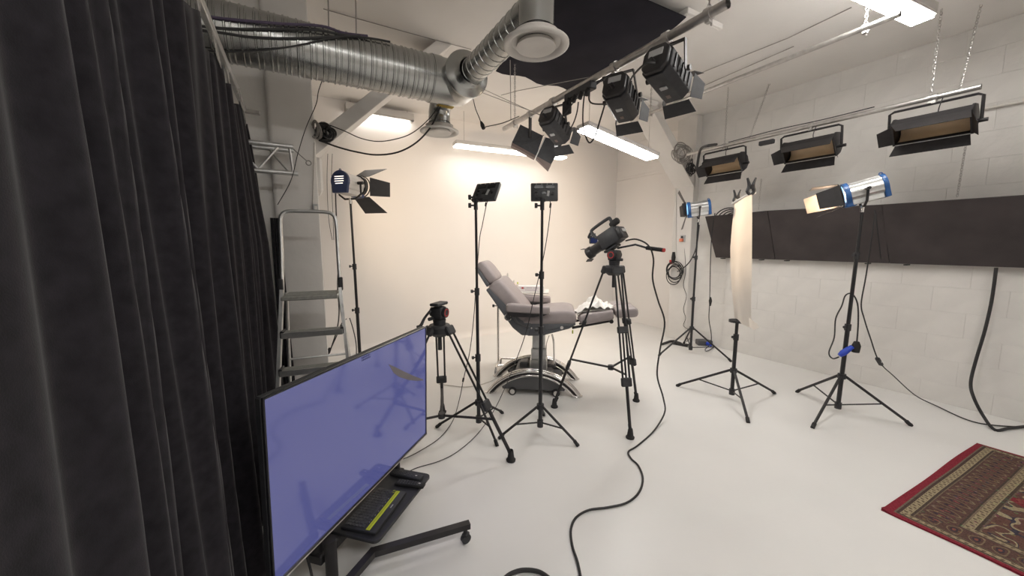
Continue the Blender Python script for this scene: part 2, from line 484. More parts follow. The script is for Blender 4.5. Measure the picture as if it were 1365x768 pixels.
for y in ys:
    zt = ctop(y)
    for k in range(NZ + 1):
        v = k / NZ; z = 0.012 + (zt - 0.012) * v
        yoff = 0.05 * (1 - v) * (y - 3.2 if y > 3.2 else 0)
        vsl.append((cx_(y, z), y + yoff, z))
for i in range(NY):
    for k in range(NZ): a_ = i * (NZ + 1) + k; fsl.append((a_, a_ + NZ + 1, a_ + NZ + 2, a_ + 1))
ct = thing('stage_curtain', 'floor-length black stage curtain with deep vertical folds', 'curtain', (RAILX, 1.4, 0))
g.add(vsl, fsl); co = g.build('fabric', 'curtain', ct, sm=180)
sol = co.modifiers.new('thickness', 'SOLIDIFY'); sol.thickness = 0.003
for y in HOOKS[:-1]:
    zt = RAILZ - 0.03
    for (dy, wd, hh) in ((-0.03, 0.09, 0.12),):
        yy = y + dy
        pts = [(cx_(yy, 2.5) + 0.012, yy - wd / 2, zt), (cx_(yy, 2.5) + 0.012, yy + wd / 2, zt - 0.01), (cx_(yy + 0.03, 2.45) + 0.018, yy + wd / 2 + 0.035, zt - hh), (cx_(yy, 2.45) + 0.018, yy - wd / 2 + 0.03, zt - hh + 0.012)]
        MB().quad(pts, 0.003).build('header_tab', 'tape', ct, sm=0)
    MB().tube([(RAILX, y, RAILZ - 0.012), (RAILX + 0.012, y, RAILZ - 0.03), (RAILX, y, RAILZ - 0.05)], 0.003, 5).build('hook', 'steel', ct)
# second narrow dark drape behind the ladder
g = MB(); vsl = []; fsl = []
for i in range(41):
    u = i / 40
    for k in range(21):
        v = k / 20; z = 0.01 + 1.80 * v
        vsl.append((-0.2 + 0.10 * u * (1 - 0.35 * v) + 0.0 * v, 3.63 + 0.018 * math.sin(u * 22) * (1 - 0.5 * v), z))
for i in range(40):
    for k in range(20): a_ = i * 21 + k; fsl.append((a_, a_ + 21, a_ + 22, a_ + 1))
g.add(vsl, fsl); o = g.build('side_drape', 'curtain', sm=180); sm_ = o.modifiers.new('thickness', 'SOLIDIFY'); sm_.thickness = 0.003
tag(o, 'narrow black drape hanging against the pillar behind the step ladder', 'drape')

# ================================================================== VENTILATION DUCT
DY, DZ, DR = 2.9, 2.85, 0.16
TX = 1.17
dt = thing('ventilation_duct', 'galvanised spiral duct with branch pipe and two round white diffusers', 'duct', (TX, DY, CEIL))
XE = 0.98; mb = MB(); pf_ = [(-1.19, DR)]; x = -1.17
while x < XE - 0.05:
    pf_ += [(x, DR), (x + 0.004, DR + 0.006), (x + 0.010, DR + 0.006), (x + 0.014, DR), (x + 0.030, DR), (x + 0.033, DR + 0.0035), (x + 0.038, DR + 0.0035), (x + 0.041, DR)]; x += 0.072
pf_.append((XE, DR))
mb.lathe(pf_, 48, Matrix.Translation((0, DY, DZ))); mb.build('main_pipe', 'duct', dt, sm=20)
# tee body turning towards the branch
mb = MB(); mb.lathe([(0.93, DR + 0.008), (1.0, DR + 0.008), (1.0, DR + 0.002), (1.1, DR + 0.002), (1.2, 0.15), (1.27, 0.10), (1.30, 0.0)], 36, Matrix.Translation((0, DY, DZ)))
mb.build('tee', 'duct', dt)
mb = MB(); mm = frame((TX - 0.02, DY + 0.02, DZ), (0, -1, 0))
mb.lathe([(0.0, 0.15), (0.09, 0.155), (0.20, 0.158), (0.215, 0.166), (0.235, 0.166), (0.245, 0.155), (0.255, 0.12), (0.27, 0.100), (0.30, 0.087)], 36, mm); mb.build('reducer', 'duct', dt)
BR = 0.088
mb = MB(); mb.lathe([(0.25, BR), (1.09, BR)], 28, frame((TX, DY + 0.02, DZ + 0.0), (0, -1, 0))); bp_ = mb.build('branch_pipe', 'duct', dt)
mb = MB()
for k in range(11): mb.torus((TX, DY - 0.30 - 0.07 * k, DZ), (0.14, 1, 0.0), BR + 0.001, 0.003, 24, 4)
mb.build('branch_seam', 'duct', dt)
def diffuser(x, y, z, top, rp, rd, nm):
    mb = MB(); mb.lathe([(0, rp), (top - z, rp)], 32, frame((x, y, z), (0, 0, 1), (1, 0, 0)), caps=False)
    mb.lathe([(top - z, rp), (top - z + 0.01, rp * 0.9), (top - z + 0.012, 0)], 32, frame((x, y, z), (0, 0, 1), (1, 0, 0)))
    dp = mb.build('drop_pipe', 'duct', dt)
    mb = MB()
    for q in (0.035, 0.075): mb.torus((x, y, z + q), (0, 0, 1), rp + 0.001, 0.0035, 28, 5)
    mb.build('drop_seam', 'duct', dp)
    mb = MB(); fr = frame((x, y, z), (0, 0, 1), (1, 0, 0))
    mb.lathe([(0.012, rp * 0.95), (0.012, rd * 0.93), (0.004, rd), (-0.004, rd), (-0.012, rd * 0.93), (-0.004, rd * 0.80), (0.022, rd * 0.72), (0.05, rd * 0.70)], 40, fr)
    df = mb.build('diffuser_ring', 'whitemet', dt, sm=60)
    MB().lathe([(0.052, rd * 0.71), (0.052, 0)], 40, fr).build('throat_shade', 'black', df)  # black plate stands in for the shade inside the diffuser gap
    mb = MB(); mb.lathe([(0.012, 0.0), (0.012, rd * 0.52), (-0.006, rd * 0.60), (-0.014, rd * 0.60), (-0.017, rd * 0.5), (-0.010, rd * 0.26), (-0.009, 0.0)], 40, fr)
    mb.build('diffuser_disc', 'whitemet', df, sm=60)
    MB().cyl((x, y, z + 0.0), (x, y, z + 0.06), 0.012, n=10).build('diffuser_stem', 'black', df)
diffuser(TX, 1.79, 2.665, 3.02, 0.095, 0.178, 'a')
diffuser(TX - 0.02, 3.33, 2.60, 2.72, 0.095, 0.172, 'b')
mb = MB()
arc = [Vector((TX - 0.02, 3.33, 2.70)), Vector((TX - 0.02, 3.325, 2.76)), Vector((TX - 0.02, 3.28, 2.83)), Vector((TX - 0.02, 3.2, 2.85)), Vector((TX - 0.02, 2.98, 2.85))]
mb.tube(arc, 0.094, 24); mb.build('elbow', 'duct', dt)
MB().box((1.14, 3.14, 2.757), (0.14, 0.05, 0.008), 0.002).build('sealing_tape', mat('yellow tape', (0.45, 0.30, 0.04), 0.5), dt, sm=0)
for x in (0.25, 0.42):
    MB().cyl((x, DY, DZ + DR), (x + 0.02, DY, CEIL), 0.004, n=6).build('hanger', 'wire', dt)

# ================================================================== LIGHTING PIPES
def clampmb(c, ax, rp):
    mb = MB(); c = Vector(c); ax = Vector(ax)
    mb.cyl(c - ax * 0.018, c + ax * 0.018, rp + 0.008, n=14); mb.cyl(c + Vector((0.03, 0, 0)) * 1, c + Vector((0.03, 0, -0.055)), 0.005, n=6)
    mb.box(c + Vector((0, 0, -rp - 0.012)), (0.03, 0.03, 0.02), 0.003)
    return mb
def pipe(name, label, x, z, y0, y1, r, hang, m='steel', x1=None):
    x1 = x if x1 is None else x1
    t = thing(name, label, 'pipe', (x, y0, z))
    mb = MB(); A = Vector((x, y0, z)); B = Vector((x1, y1, z))
    mb.tube([A, A + (B - A) * 0.5, B], r, 16, caps=False); mb.tube([A, A + (B - A) * 0.5, B], r * 0.82, 16, caps=False)
    mb.build('tube', m, t)
    for y in hang:
        u = (y - y0) / (y1 - y0); p = A + (B - A) * u
        chain_mb(MB(), p + Vector((0, 0, r)), (p.x, p.y, CEIL)).build('chain', 'steel', t)
        clampmb(p, (0, 1, 0), r).build('clamp', 'steel', t)
    return t
pipe('lighting_pipe', 'thick steel pipe carrying the four black lanterns below the black ceiling cloth', 2.1, 2.9, 1.31, 3.86, 0.027, (1.42, 3.62))
pipe('lighting_pipe', 'thin empty steel pipe hanging between lantern pipe and floodlight pipe', 3.75, 3.2, 1.08, 3.62, 0.02, (1.27, 3.3), x1=3.86)
t3 = pipe('lighting_pipe', 'steel pipe along the block wall carrying three wide floodlights', 4.85, 2.86, 0.86, 3.48, 0.022, (1.14, 2.95))
for (y, x2) in ((0.98, 5.05), (2.66, 5.2)):
    chain_mb(MB(), (4.87, y, 2.88), (x2, y - 0.02, CEIL)).build('chain', 'steel', t3)
MB().tube([(4.83, 1.5, 2.895), (4.84, 1.9, 2.893), (4.85, 2.35, 2.905), (4.85, 2.9, 2.892)], 0.005, 6, smooth=6).build('power_lead', 'cable', t3)
pb = MB().box(at(1022, 190, X=4.83), (0.05, 0.16, 0.05), 0.008); pb.build('junction_box', 'plastic', t3, sm=0)
t = thing('wall_conduit', 'pale conduit and cable running along the block wall beyond the floodlight pipe', 'conduit', (XR, 0.6, 2.7))
MB().cyl((XR - 0.03, 0.95, 2.83), (XR - 0.03, -0.5, 2.83), 0.014, n=10).build('pipe', 'whitemet', t)
chain = chain_mb(MB(), at(1288, 190, X=5.4), at(1276, 262, X=5.4)); tag(chain.build('hanging_chain', 'steel'), 'short loose chain hanging down to the black boards on the block wall', 'chain')
chain = chain_mb(MB(), (5.38, 2.74, 2.45), (5.37, 2.74, 2.06)); tag(chain.build('hanging_chain', 'steel'), 'thin chain end behind the smallest looking floodlight near the column', 'chain')

# ================================================================== LANTERNS (black, on the pipe)
def lantern(px, py, Yp, axis, label, scale=1.0, doors=True, bodyoff=0.17):
    """fresnel lantern hung from the pipe at (2.1, Yp): axis = pointing direction"""
    top = Vector((2.1, Yp, 2.9)); ax = Vector(axis).normalized(); s = scale
    piv = top + Vector((0.0, 0, -0.045 - bodyoff * s))
    off = at(px, py, D=(piv - CP).dot(FW)) - piv; piv = piv + off
    t = thing('stage_lantern', label, 'stage light', top - Vector((0, 0, 0.05)), group='black lanterns on the thick pipe')
    fr = frame(piv, ax)
    bw, bh, bl = 0.098 * s, 0.105 * s, 0.15 * s
    oct_ = []
    for (yy, zz) in ((-1, -0.55), (-0.6, -1), (0.6, -1), (1, -0.55), (1, 0.55), (0.6, 1), (-0.6, 1), (-1, 0.55)): oct_.append((yy * bw, zz * bh))
    mb = MB(fr); mb.prism(oct_, -bl, bl, 'x', 0.006); b_ = mb.build('housing', 'plastic', t, sm=30)
    mb = MB(fr); mb.prism([(y * 0.9, z * 0.9) for y, z in oct_], -bl - 0.035 * s, -bl, 'x', 0.01)
    rc = mb.build('rear_cap', 'black', t, sm=30)
    MB(fr).box((-bl - 0.036 * s, 0, 0.035 * s), (0.008, 0.10 * s, 0.05 * s), 0.006).build('vent_plate', 'lightgrey', rc, sm=0)
    MB(fr).cyl((-bl - 0.03 * s, 0.0, -0.03 * s), (-bl - 0.075 * s, 0, -0.035 * s), 0.013 * s, n=10).build('cable_gland', 'black', rc)
    for sy in (-1, 1):
        mb = MB(fr)
        for k in range(5): mb.box((-bl * 0.7 + k * bl * 0.34, sy * (bw + 0.003), 0), (0.012 * s, 0.008, bh * 0.95), 0.002)
        mb.build('cooling_fin', 'black', b_, sm=0)
    MB(fr).box((-bl * 0.1, 0, -bh - 0.002), (0.03 * s, 0.05 * s, 0.01), 0.002).build('focus_knob', 'lightgrey', b_, sm=0)
    MB(fr).box((bl * 0.55, 0.01, -bh - 0.001), (0.035 * s, 0.03 * s, 0.003), 0.001).build('rating_label', 'brownedge', b_, sm=0)
    MB(fr).lathe([(bl, bw * 0.86), (bl + 0.012, bw * 0.86), (bl + 0.012, bw * 0.8), (bl + 0.004, bw * 0.78), (bl + 0.012, bw * 0.4), (bl + 0.016, 0)], 28).build('lens', 'lightgrey', t)
    if doors:
        Ld = 0.10 * s; e = bl + 0.015
        for (sy, sz) in ((1, 0), (-1, 0), (0, 1), (0, -1)):
            if sy: pts = [(e, sy * bw, -bh * 0.85), (e, sy * bw, bh * 0.85), (e + Ld, sy * (bw + 0.035 * s), bh * 0.55), (e + Ld, sy * (bw + 0.035 * s), -bh * 0.55)]
            else: pts = [(e, -bw * 0.95, sz * bh), (e, bw * 0.95, sz * bh), (e + Ld * 0.95, bw * 1.15, sz * (bh + 0.04 * s)), (e + Ld * 0.95, -bw * 1.15, sz * (bh + 0.04 * s))]
            MB(fr).quad(pts, 0.003).build('barn_door', 'plastic', t, sm=0)
    # yoke: flat strap from the clamp round both sides
    side = fr.to_3x3() @ Vector((0, 1, 0)); side.z = 0; side.normalize()
    pv = fr @ Vector((0, 0, 0)); zt = top.z - 0.05
    pa, pb_ = pv + side * (bw + 0.022), pv - side * (bw + 0.022)
    ctr = Vector((top.x, top.y, zt))
    la = Vector((pa.x * 0.45 + (ctr + side * (bw + 0.02)).x * 0.55, pa.y * 0.45 + (ctr + side * (bw + 0.02)).y * 0.55, zt)); lb = Vector((pb_.x * 0.45 + (ctr - side * (bw + 0.02)).x * 0.55, pb_.y * 0.45 + (ctr - side * (bw + 0.02)).y * 0.55, zt))
    mb = MB()
    for p_, q_ in ((pa, la), (la, lb), (lb, pb_)):
        d_ = (q_ - p_); f_ = frame((p_ + q_) / 2, d_, side.cross(Vector((0, 0, 1))))
        mb.box((0, 0, 0), (d_.length + 0.01, 0.006, 0.03), 0.001, None) if False else mb.add(*boxvf(d_.length + 0.008, 0.007, 0.032), f_)
    y_ = mb.build('yoke', 'black', t, sm=0)
    for p_ in (pa, pb_):
        MB().cyl(p_ - side * 0.012, p_ + side * 0.03 * (1 if p_ is pa else -1), 0.018 * s, n=12).build('tilt_knob', 'black', y_)
    mb = MB(); mb.cyl((top.x, top.y - 0.022, top.z), (top.x, top.y + 0.022, top.z), 0.036, n=16); mb.box((top.x, top.y, top.z - 0.035), (0.03, 0.03, 0.03), 0.003); mb.cyl((top.x + 0.02, top.y, top.z - 0.01), (top.x + 0.055, top.y, top.z - 0.01), 0.006, n=8)
    mb.build('clamp', 'steel', t)
    return t, fr, bl
def boxvf(x, y, z):
    x, y, z = x / 2, y / 2, z / 2
    return ([(-x, -y, -z), (x, -y, -z), (x, y, -z), (-x, y, -z), (-x, -y, z), (x, -y, z), (x, y, z), (-x, y, z)],
            [(0, 3, 2, 1), (4, 5, 6, 7), (0, 1, 5, 4), (1, 2, 6, 5), (2, 3, 7, 6), (3, 0, 4, 7)])
AXL = (0.93, 0.18, -0.30)
lanD = lantern(890, 100, 1.70, AXL, 'black lantern on the thick pipe farthest from the power strip, next to the pipe end', 0.95)
lanC = lantern(829, 132, 2.15, (0.877, 0.386, -0.32), 'black lantern on the thick pipe with a looping lead to the next lantern', 0.95)
lanB = lantern(741, 169, 2.92, (0.84, 0.30, -0.43), 'black lantern on the thick pipe right beside the twin panel lamp', 0.92)
# twin panel lamp
tp = thing('twin_panel_lamp', 'black lamp of two hinged flat panels at the far end of the thick pipe', 'stage light', (2.1, 3.31, 2.85), group=None)
dA = (Vector((2.1, 3.31, 2.7)) - CP).dot(FW)
def slab(pxs, D, th, nm, m, par, dD=(0, 0, 0, 0)):
    P = [at(x, y, D=D + dd) for (x, y), dd in zip(pxs, dD)]
    n_ = (P[1] - P[0]).cross(P[3] - P[0]).normalized()
    if n_.dot(FW) < 0: n_ = -n_
    mb = MB(); vs_ = P + [p + n_ * th for p in P]
    mb.add(vs_, [(0, 1, 2, 3), (7, 6, 5, 4), (0, 4, 5, 1), (1, 5, 6, 2), (2, 6, 7, 3), (3, 7, 4, 0)])
    return mb.build(nm, m, par, sm=0)
pa_ = slab([(693.7, 166), (724, 181), (714.5, 209), (682, 191)], dA, 0.07, 'panel', 'plastic', tp, (0.0, 0.02, 0.09, 0.07))
slab([(682.5, 190), (714.5, 207.5), (713, 210.5), (681.5, 193.5)], dA - 0.006, 0.075, 'front_rim', 'brownedge', pa_, (0.07, 0.09, 0.09, 0.07))
pb2 = slab([(727, 183), (751, 189), (731, 226), (715, 209)], dA, 0.06, 'panel', 'plastic', tp, (0.0, 0.02, 0.09, 0.07))
slab([(716, 208.5), (735, 219), (731, 226.5), (714.5, 210.5)], dA - 0.006, 0.06, 'front_rim', 'brownedge', pb2, (0.07, 0.07, 0.09, 0.07))
MB().tube([at(727, 182, D=dA - 0.01), at(714, 210, D=dA + 0.07)], 0.006, 8).build('hinge', 'alu', tp)
MB().tube([at(683, 188, D=dA + 0.05), at(700, 193, D=dA - 0.015), at(716, 186, D=dA - 0.015), at(725, 180, D=dA)], 0.003, 5, smooth=6).build('safety_cord', 'cable', tp)
mb = MB(); pA = Vector((2.1, 3.31, 2.9))
mb.add(*boxvf(0.035, 0.012, 0.26), frame((2.1, 3.31, 2.80), (1, 0.3, 0))); mb.build('bracket', 'black', tp, sm=0)
mb = MB(); mb.cyl((2.1, 3.29, 2.9), (2.1, 3.33, 2.9), 0.036, n=16); mb.build('clamp', 'steel', tp)
# power strip on the pipe
t = thing('power_strip', 'black multi-socket power box strapped to the thick pipe', 'power strip', (2.1, 2.5, 2.88))
MB().box((2.09, 2.53, 2.85), (0.07, 0.34, 0.06), 0.008).build('case', 'plastic', t, sm=0)
for k in range(4):
    MB().cyl((2.07, 2.40 + k * 0.08, 2.83), (2.05, 2.40 + k * 0.08, 2.775), 0.018, n=10).build('plug', 'rubber', t)
MB().box((2.06, 2.66, 2.76), (0.03, 0.10, 0.12), 0.006).build('plug_block', 'rubber', t, sm=0)
dS = 2.85
cable('lantern_lead', 'black lead looping from power strip up to the lantern with the looping lead', [at(779, 125, D=2.9), at(777, 150, D=2.9), at(778, 172, D=2.88), at(785, 190, D=2.86), at(793, 182, D=2.84), at(800, 160, D=2.8), at(806, 140, D=2.72), at(812, 118, D=2.62)], 0.006)
cable('lantern_lead', 'short black lead from power strip into the back of the middle lantern', [at(786, 122, D=2.85), at(785, 132, D=2.83), at(790, 138, D=2.8), at(806, 139, D=2.66)], 0.006)
cable('lantern_lead', 'black lead arching between the two lanterns next to the pipe end', [at(873, 84, D=2.1), at(862, 84, D=2.08), at(848, 96, D=2.2), at(840, 108, D=2.35), at(836, 124, D=2.5)], 0.006)
cable('lantern_lead', 'black lead from power strip hanging down behind the lantern beside the twin panel', [at(771, 136, D=3.0), at(769, 150, D=3.05), at(764, 165, D=3.1), at(755, 180, D=3.15)], 0.006)
cable('lantern_lead', 'thin black lead from power strip to the yoke of the lantern beside the twin panel', [at(766, 134, D=3.02), at(757, 147, D=3.08), at(750, 155, D=3.12)], 0.005)

# ================================================================== FLOODLIGHTS
def floodlight(yc, label):
    X0 = 4.85; L = 0.45
    t = thing('floodlight', label, 'floodlight', (X0, yc, 2.81), group='wide floodlights on the wall pipe')
    fr = frame((X0, yc, 2.60), (-0.80, 0.0, -0.60), (0, 0, 1))      # local +X faces out of the wall and down, +Y along the pipe
    h = L / 2
    prof_ = [(0.02, 0.105), (-0.06, 0.115), (-0.13, 0.075), (-0.15, 0.0), (-0.13, -0.075), (-0.06, -0.105), (0.02, -0.095)]
    inn = [(x + 0.006, z * 0.92) for x, z in prof_][::-1]
    mb = MB(fr); mb.prism(prof_ + [(0.02, -0.088)] + inn[1:-1] + [(0.02, 0.098)], -h, h, 'y'); hs = mb.build('housing', 'black', t, sm=25)
    for s in (-1, 1): MB(fr).prism([(0.025, 0.112), (-0.065, 0.122), (-0.14, 0.08), (-0.16, 0), (-0.14, -0.08), (-0.065, -0.112), (0.025, -0.102)], s * h, s * (h + 0.018), 'y', 0.004).build('end_cap', 'black', t, sm=25)
    mb = MB(fr); vs_ = []; fs_ = []
    rp_ = [(0.0, 0.09), (-0.05, 0.096), (-0.105, 0.06), (-0.12, 0), (-0.105, -0.06), (-0.05, -0.088), (0.0, -0.08)]
    for (x, z_) in rp_: vs_ += [(x, -h + 0.01, z_), (x, h - 0.01, z_)]
    for k in range(len(rp_) - 1): fs_.append((2 * k, 2 * k + 1, 2 * k + 3, 2 * k + 2))
    mb.add(vs_, fs_); mb.build('reflector', 'reflector', t, sm=60)
    e = 0.022
    MB(fr).quad([(e, -h - 0.01, 0.11), (e, h + 0.01, 0.11), (e + 0.15, h + 0.04, 0.115), (e + 0.15, -h + 0.06, 0.115)], 0.003).build('barn_door', 'black', t, sm=0)
    MB(fr).quad([(e, -h, -0.10), (e, h, -0.10), (e + 0.10, h + 0.02, -0.15), (e + 0.10, -h - 0.02, -0.15)], 0.003).build('barn_door', 'black', t, sm=0)
    MB(fr).quad([(e, h + 0.012, 0.09), (e, h + 0.012, -0.085), (e + 0.10, h + 0.06, -0.07), (e + 0.10, h + 0.06, 0.05)], 0.003).build('barn_door', 'black', t, sm=0)
    MB(fr).quad([(e, -h - 0.012, 0.09), (e, -h - 0.012, -0.085), (e + 0.045, -h - 0.10, -0.07), (e + 0.045, -h - 0.10, 0.07)], 0.003).build('barn_door', 'black', t, sm=0)
    MB(fr).tube([(e, -h, -0.098), (e, h, -0.098)], 0.004, 6).build('hinge_rod', 'alu', t)
    yo = h + 0.05
    P = [(X0 + 0.03, yc - yo, 2.60), (X0, yc - yo, 2.79), (X0, yc - yo + 0.03, 2.808), (X0, yc + yo - 0.03, 2.808), (X0, yc + yo, 2.79), (X0 + 0.03, yc + yo, 2.60)]
    y_ = MB().tube(P, 0.011, 6).build('yoke', 'black', t)
    for s in (-1, 1):
        MB().cyl((X0 + 0.03, yc + s * (h + 0.01), 2.60), (X0 + 0.03, yc + s * (yo + 0.035), 2.60), 0.016, n=10).build('tilt_knob', 'black', y_)
    mb = MB(); mb.cyl((X0, yc - 0.02, 2.86), (X0, yc + 0.02, 2.86), 0.03, n=14); mb.box((X0, yc, 2.825), (0.03, 0.03, 0.03), 0.003); mb.build('clamp', 'steel', t)
    MB().tube([(X0 + 0.05, yc - 0.02, 2.70), (X0 - 0.02, yc - 0.04, 2.76), (X0, yc - 0.05, 2.84)], 0.004, 5, smooth=6).build('lead', 'cable', t)
floodlight(1.115, 'wide black floodlight with tan reflector nearest the chained free end of the wall pipe')
floodlight(2.015, 'wide black floodlight with tan reflector in the middle of the wall pipe')
floodlight(2.955, 'wide black floodlight with tan reflector next to the coiled rope and column')

# ================================================================== BLACK BOARDS ON THE RIGHT WALL
edges = [3.40, 2.56, 1.46, 0.30, -0.8]
names = ['black foam board behind the tracing paper stand, next to the column', 'black foam board on the wall just beside the tracing paper sheet',
         'black foam board on the wall behind the lamp with big barn doors', 'black foam board on the block wall above the rug']
for i in range(4):
    ya, yb = edges[i] - 0.003, edges[i + 1] + 0.003
    zt, zb = 2.005, 1.395
    P = [(5.30, ya + 0.045, zt), (5.30, yb + 0.03, zt + (0.02 if i == 0 else 0.0)), (5.47, yb - 0.03, zb), (5.47, ya - 0.055 if i == 0 else ya - 0.03, zb)]
    if i == 1: P[0] = (5.30, ya + 0.03, zt + 0.02)
    t = thing('foam_board', names[i], 'board', (5.47, (ya + yb) / 2, zb), group='black foam boards on the block wall')
    MB().quad(P, 0.02).build('sheet', 'foam', t, sm=0)
    for yy in (ya - 0.15, yb + 0.15): MB().box((5.492, yy, 1.382), (0.09, 0.03, 0.012), 0.002).build('bracket', 'black', t, sm=0)
# coil of cable hanging between wall and boards
mb = MB()
c0 = at(975, 300, X=5.42)
for k in range(5): mb.torus(c0 + Vector((0.0, 0.02 * k - 0.03, 0.012 * k)), (1, 0.15 * (k - 2), 0), 0.15 + 0.012 * k, 0.008, 26, 6)
tag(mb.build('cable_coil', 'cable'), 'coiled black cable sticking up behind the foam board near the column', 'cable coil')

# ================================================================== RUG
def rug_mat():
    m = bpy.data.materials.new('patterned rug'); m.use_nodes = True; nt = m.node_tree; L = nt.links.new
    b = nt.nodes['Principled BSDF']; b.inputs['Roughness'].default_value = 0.95; b.inputs['Specular IOR Level'].default_value = 0.1
    tc = nt.nodes.new('ShaderNodeTexCoord'); sp = nt.nodes.new('ShaderNodeSeparateXYZ'); L(tc.outputs['Object'], sp.inputs[0])
    def ma(op, a_, b_=None):
        n = nt.nodes.new('ShaderNodeMath'); n.operation = op
        for i, v in enumerate((a_, b_)):
            if v is None: continue
            if isinstance(v, (int, float)): n.inputs[i].default_value = v
            else: L(v, n.inputs[i])
        return n.outputs[0]
    X, Y = sp.outputs['X'], sp.outputs['Y']
    dx = ma('SUBTRACT', 0.84, ma('ABSOLUTE', X)); dy = ma('MULTIPLY', ma('SUBTRACT', 1.25, ma('ABSOLUTE', Y)), 1.45)
    dxs = ma('MULTIPLY', dx, 1.8)
    d = ma('MINIMUM', dxs, dy)
    rp = nt.nodes.new('ShaderNodeValToRGB'); cr = rp.color_ramp; cr.interpolation = 'CONSTANT'
    stops = [(0, (.23, .028, .042)), (.052, (.16, .13, .095)), (.066, (.075, .05, .042)), (.085, (.32, .26, .165)), (.135, (.075, .055, .045)), (.15, (.17, .13, .09)), (.16, (.105, .06, .05)),
             (.36, (.075, .055, .045)), (.375, (.19, .14, .10)), (.385, (.30, .24, .15)), (.435, (.075, .055, .042)), (.455, (.14, .10, .075)), (.465, (.12, .062, .05))]
    cr.elements[0].position = 0; cr.elements[0].color = (*stops[0][1], 1); cr.elements[1].position = stops[1][0]; cr.elements[1].color = (*stops[1][1], 1)
    for p, c in stops[2:]:
        e = cr.elements.new(p); e.color = (*c, 1)
    L(d, rp.inputs['Fac'])
    # small repeated marks in the ivory guard bands
    isx = ma('LESS_THAN', dxs, dy)
    along = nt.nodes.new('ShaderNodeMix'); along.data_type = 'FLOAT'; L(isx, along.inputs[0]); L(X, along.inputs[2]); L(Y, along.inputs[3])
    al = along.outputs[0]
    sw = ma('SINE', ma('MULTIPLY', al, 210.0)); sw2 = ma('SINE', ma('ADD', ma('MULTIPLY', al, 105.0), ma('MULTIPLY', d, 160.0)))
    mk = ma('GREATER_THAN', ma('ADD', sw, ma('MULTIPLY', sw2, 0.6)), 0.55)
    def band(lo, hi): return ma('MULTIPLY', ma('GREATER_THAN', d, lo), ma('LESS_THAN', d, hi))
    def mix(fac, c1, c2):
        n = nt.nodes.new('ShaderNodeMix'); n.data_type = 'RGBA'; L(fac, n.inputs[0])
        for i, c in ((6, c1), (7, c2)):
            if isinstance(c, tuple): n.inputs[i].default_value = (*c, 1)
            else: L(c, n.inputs[i])
        return n.outputs[2]
    g_ = ma('MULTIPLY', ma('ADD', band(.09, .13), band(.39, .43)), mk)
    col = mix(g_, rp.outputs['Color'], (.12, .085, .06))
    # botehs of the wide border: curled forms repeated every 12 cm
    u = ma('SUBTRACT', ma('FRACT', ma('MULTIPLY', al, 12.5)), 0.5); v = ma('DIVIDE', ma('SUBTRACT', d, 0.26), 0.10)
    uu = ma('ADD', ma('MULTIPLY', u, 2.2), ma('MULTIPLY', ma('MULTIPLY', v, v), 0.45))
    rr = ma('SQRT', ma('ADD', ma('MULTIPLY', uu, uu), ma('MULTIPLY', ma('MULTIPLY', v, v), 0.75)))
    wide = band(.165, .355)
    ring = ma('MULTIPLY', wide, ma('MULTIPLY', ma('GREATER_THAN', rr, 0.62), ma('LESS_THAN', rr, 0.76)))
    core = ma('MULTIPLY', wide, ma('LESS_THAN', rr, 0.40)); core2 = ma('MULTIPLY', wide, ma('LESS_THAN', rr, 0.2))
    col = mix(ring, col, (.19, .14, .09)); col = mix(core, col, (.055, .04, .05)); col = mix(core2, col, (.22, .08, .06))
    # central field: scrolls and a red medallion
    fld = ma('GREATER_THAN', d, 0.465)
    wn = nd(nt, 'ShaderNodeTexNoise', Scale=6.5, Detail=1.5, Roughness=0.6); L(tc.outputs['Object'], wn.inputs['Vector'])
    wv_f = ma('FRACT', ma('MULTIPLY', wn.outputs['Fac'], 6.0))
    scr = ma('MULTIPLY', fld, ma('GREATER_THAN', wv_f, 0.72)); col = mix(scr, col, (.31, .25, .155))
    scr2 = ma('MULTIPLY', fld, ma('LESS_THAN', wv_f, 0.13)); col = mix(scr2, col, (.05, .045, .06))
    med = ma('MULTIPLY', fld, ma('LESS_THAN', ma('ADD', ma('MULTIPLY', ma('ABSOLUTE', X), 1.6), ma('ABSOLUTE', Y)), 0.98))
    col = mix(ma('MULTIPLY', med, 0.85), col, (.21, .026, .036))
    vo = nd(nt, 'ShaderNodeTexVoronoi', Scale=26.0); L(tc.outputs['Object'], vo.inputs['Vector'])
    spk = ma('MULTIPLY', ma('GREATER_THAN', d, 0.16), ma('LESS_THAN', vo.outputs['Distance'], 0.24))
    vh = mix(spk, col, vo.outputs['Color']); col = mix(ma('MULTIPLY', spk, 0.10), col, vh)
    no = nd(nt, 'ShaderNodeTexNoise', Scale=130.0, Detail=3.0); L(tc.outputs['Object'], no.inputs['Vector'])
    sc = nt.nodes.new('ShaderNodeMix'); sc.data_type = 'RGBA'; sc.blend_type = 'MULTIPLY'; sc.inputs[0].default_value = 0.85
    L(col, sc.inputs[6]); mrg = nd(nt, 'ShaderNodeMapRange'); mrg.inputs['To Min'].default_value = 0.1; mrg.inputs['To Max'].default_value = 1.6
    L(no.outputs['Fac'], mrg.inputs['Value']); L(mrg.outputs['Result'], sc.inputs[7]); L(sc.outputs[2], b.inputs['Base Color'])
    bp = nd(nt, 'ShaderNodeBump', Strength=0.5, Distance=0.004); L(no.outputs['Fac'], bp.inputs['Height']); L(bp.outputs['Normal'], b.inputs['Normal'])
    return m
M['rug'] = rug_mat()
rc_ = Vector((3.73, -0.62, 0))
ro = bpy.data.objects
g = MB(); nx, ny = 40, 60; vsl = []; fsl = []
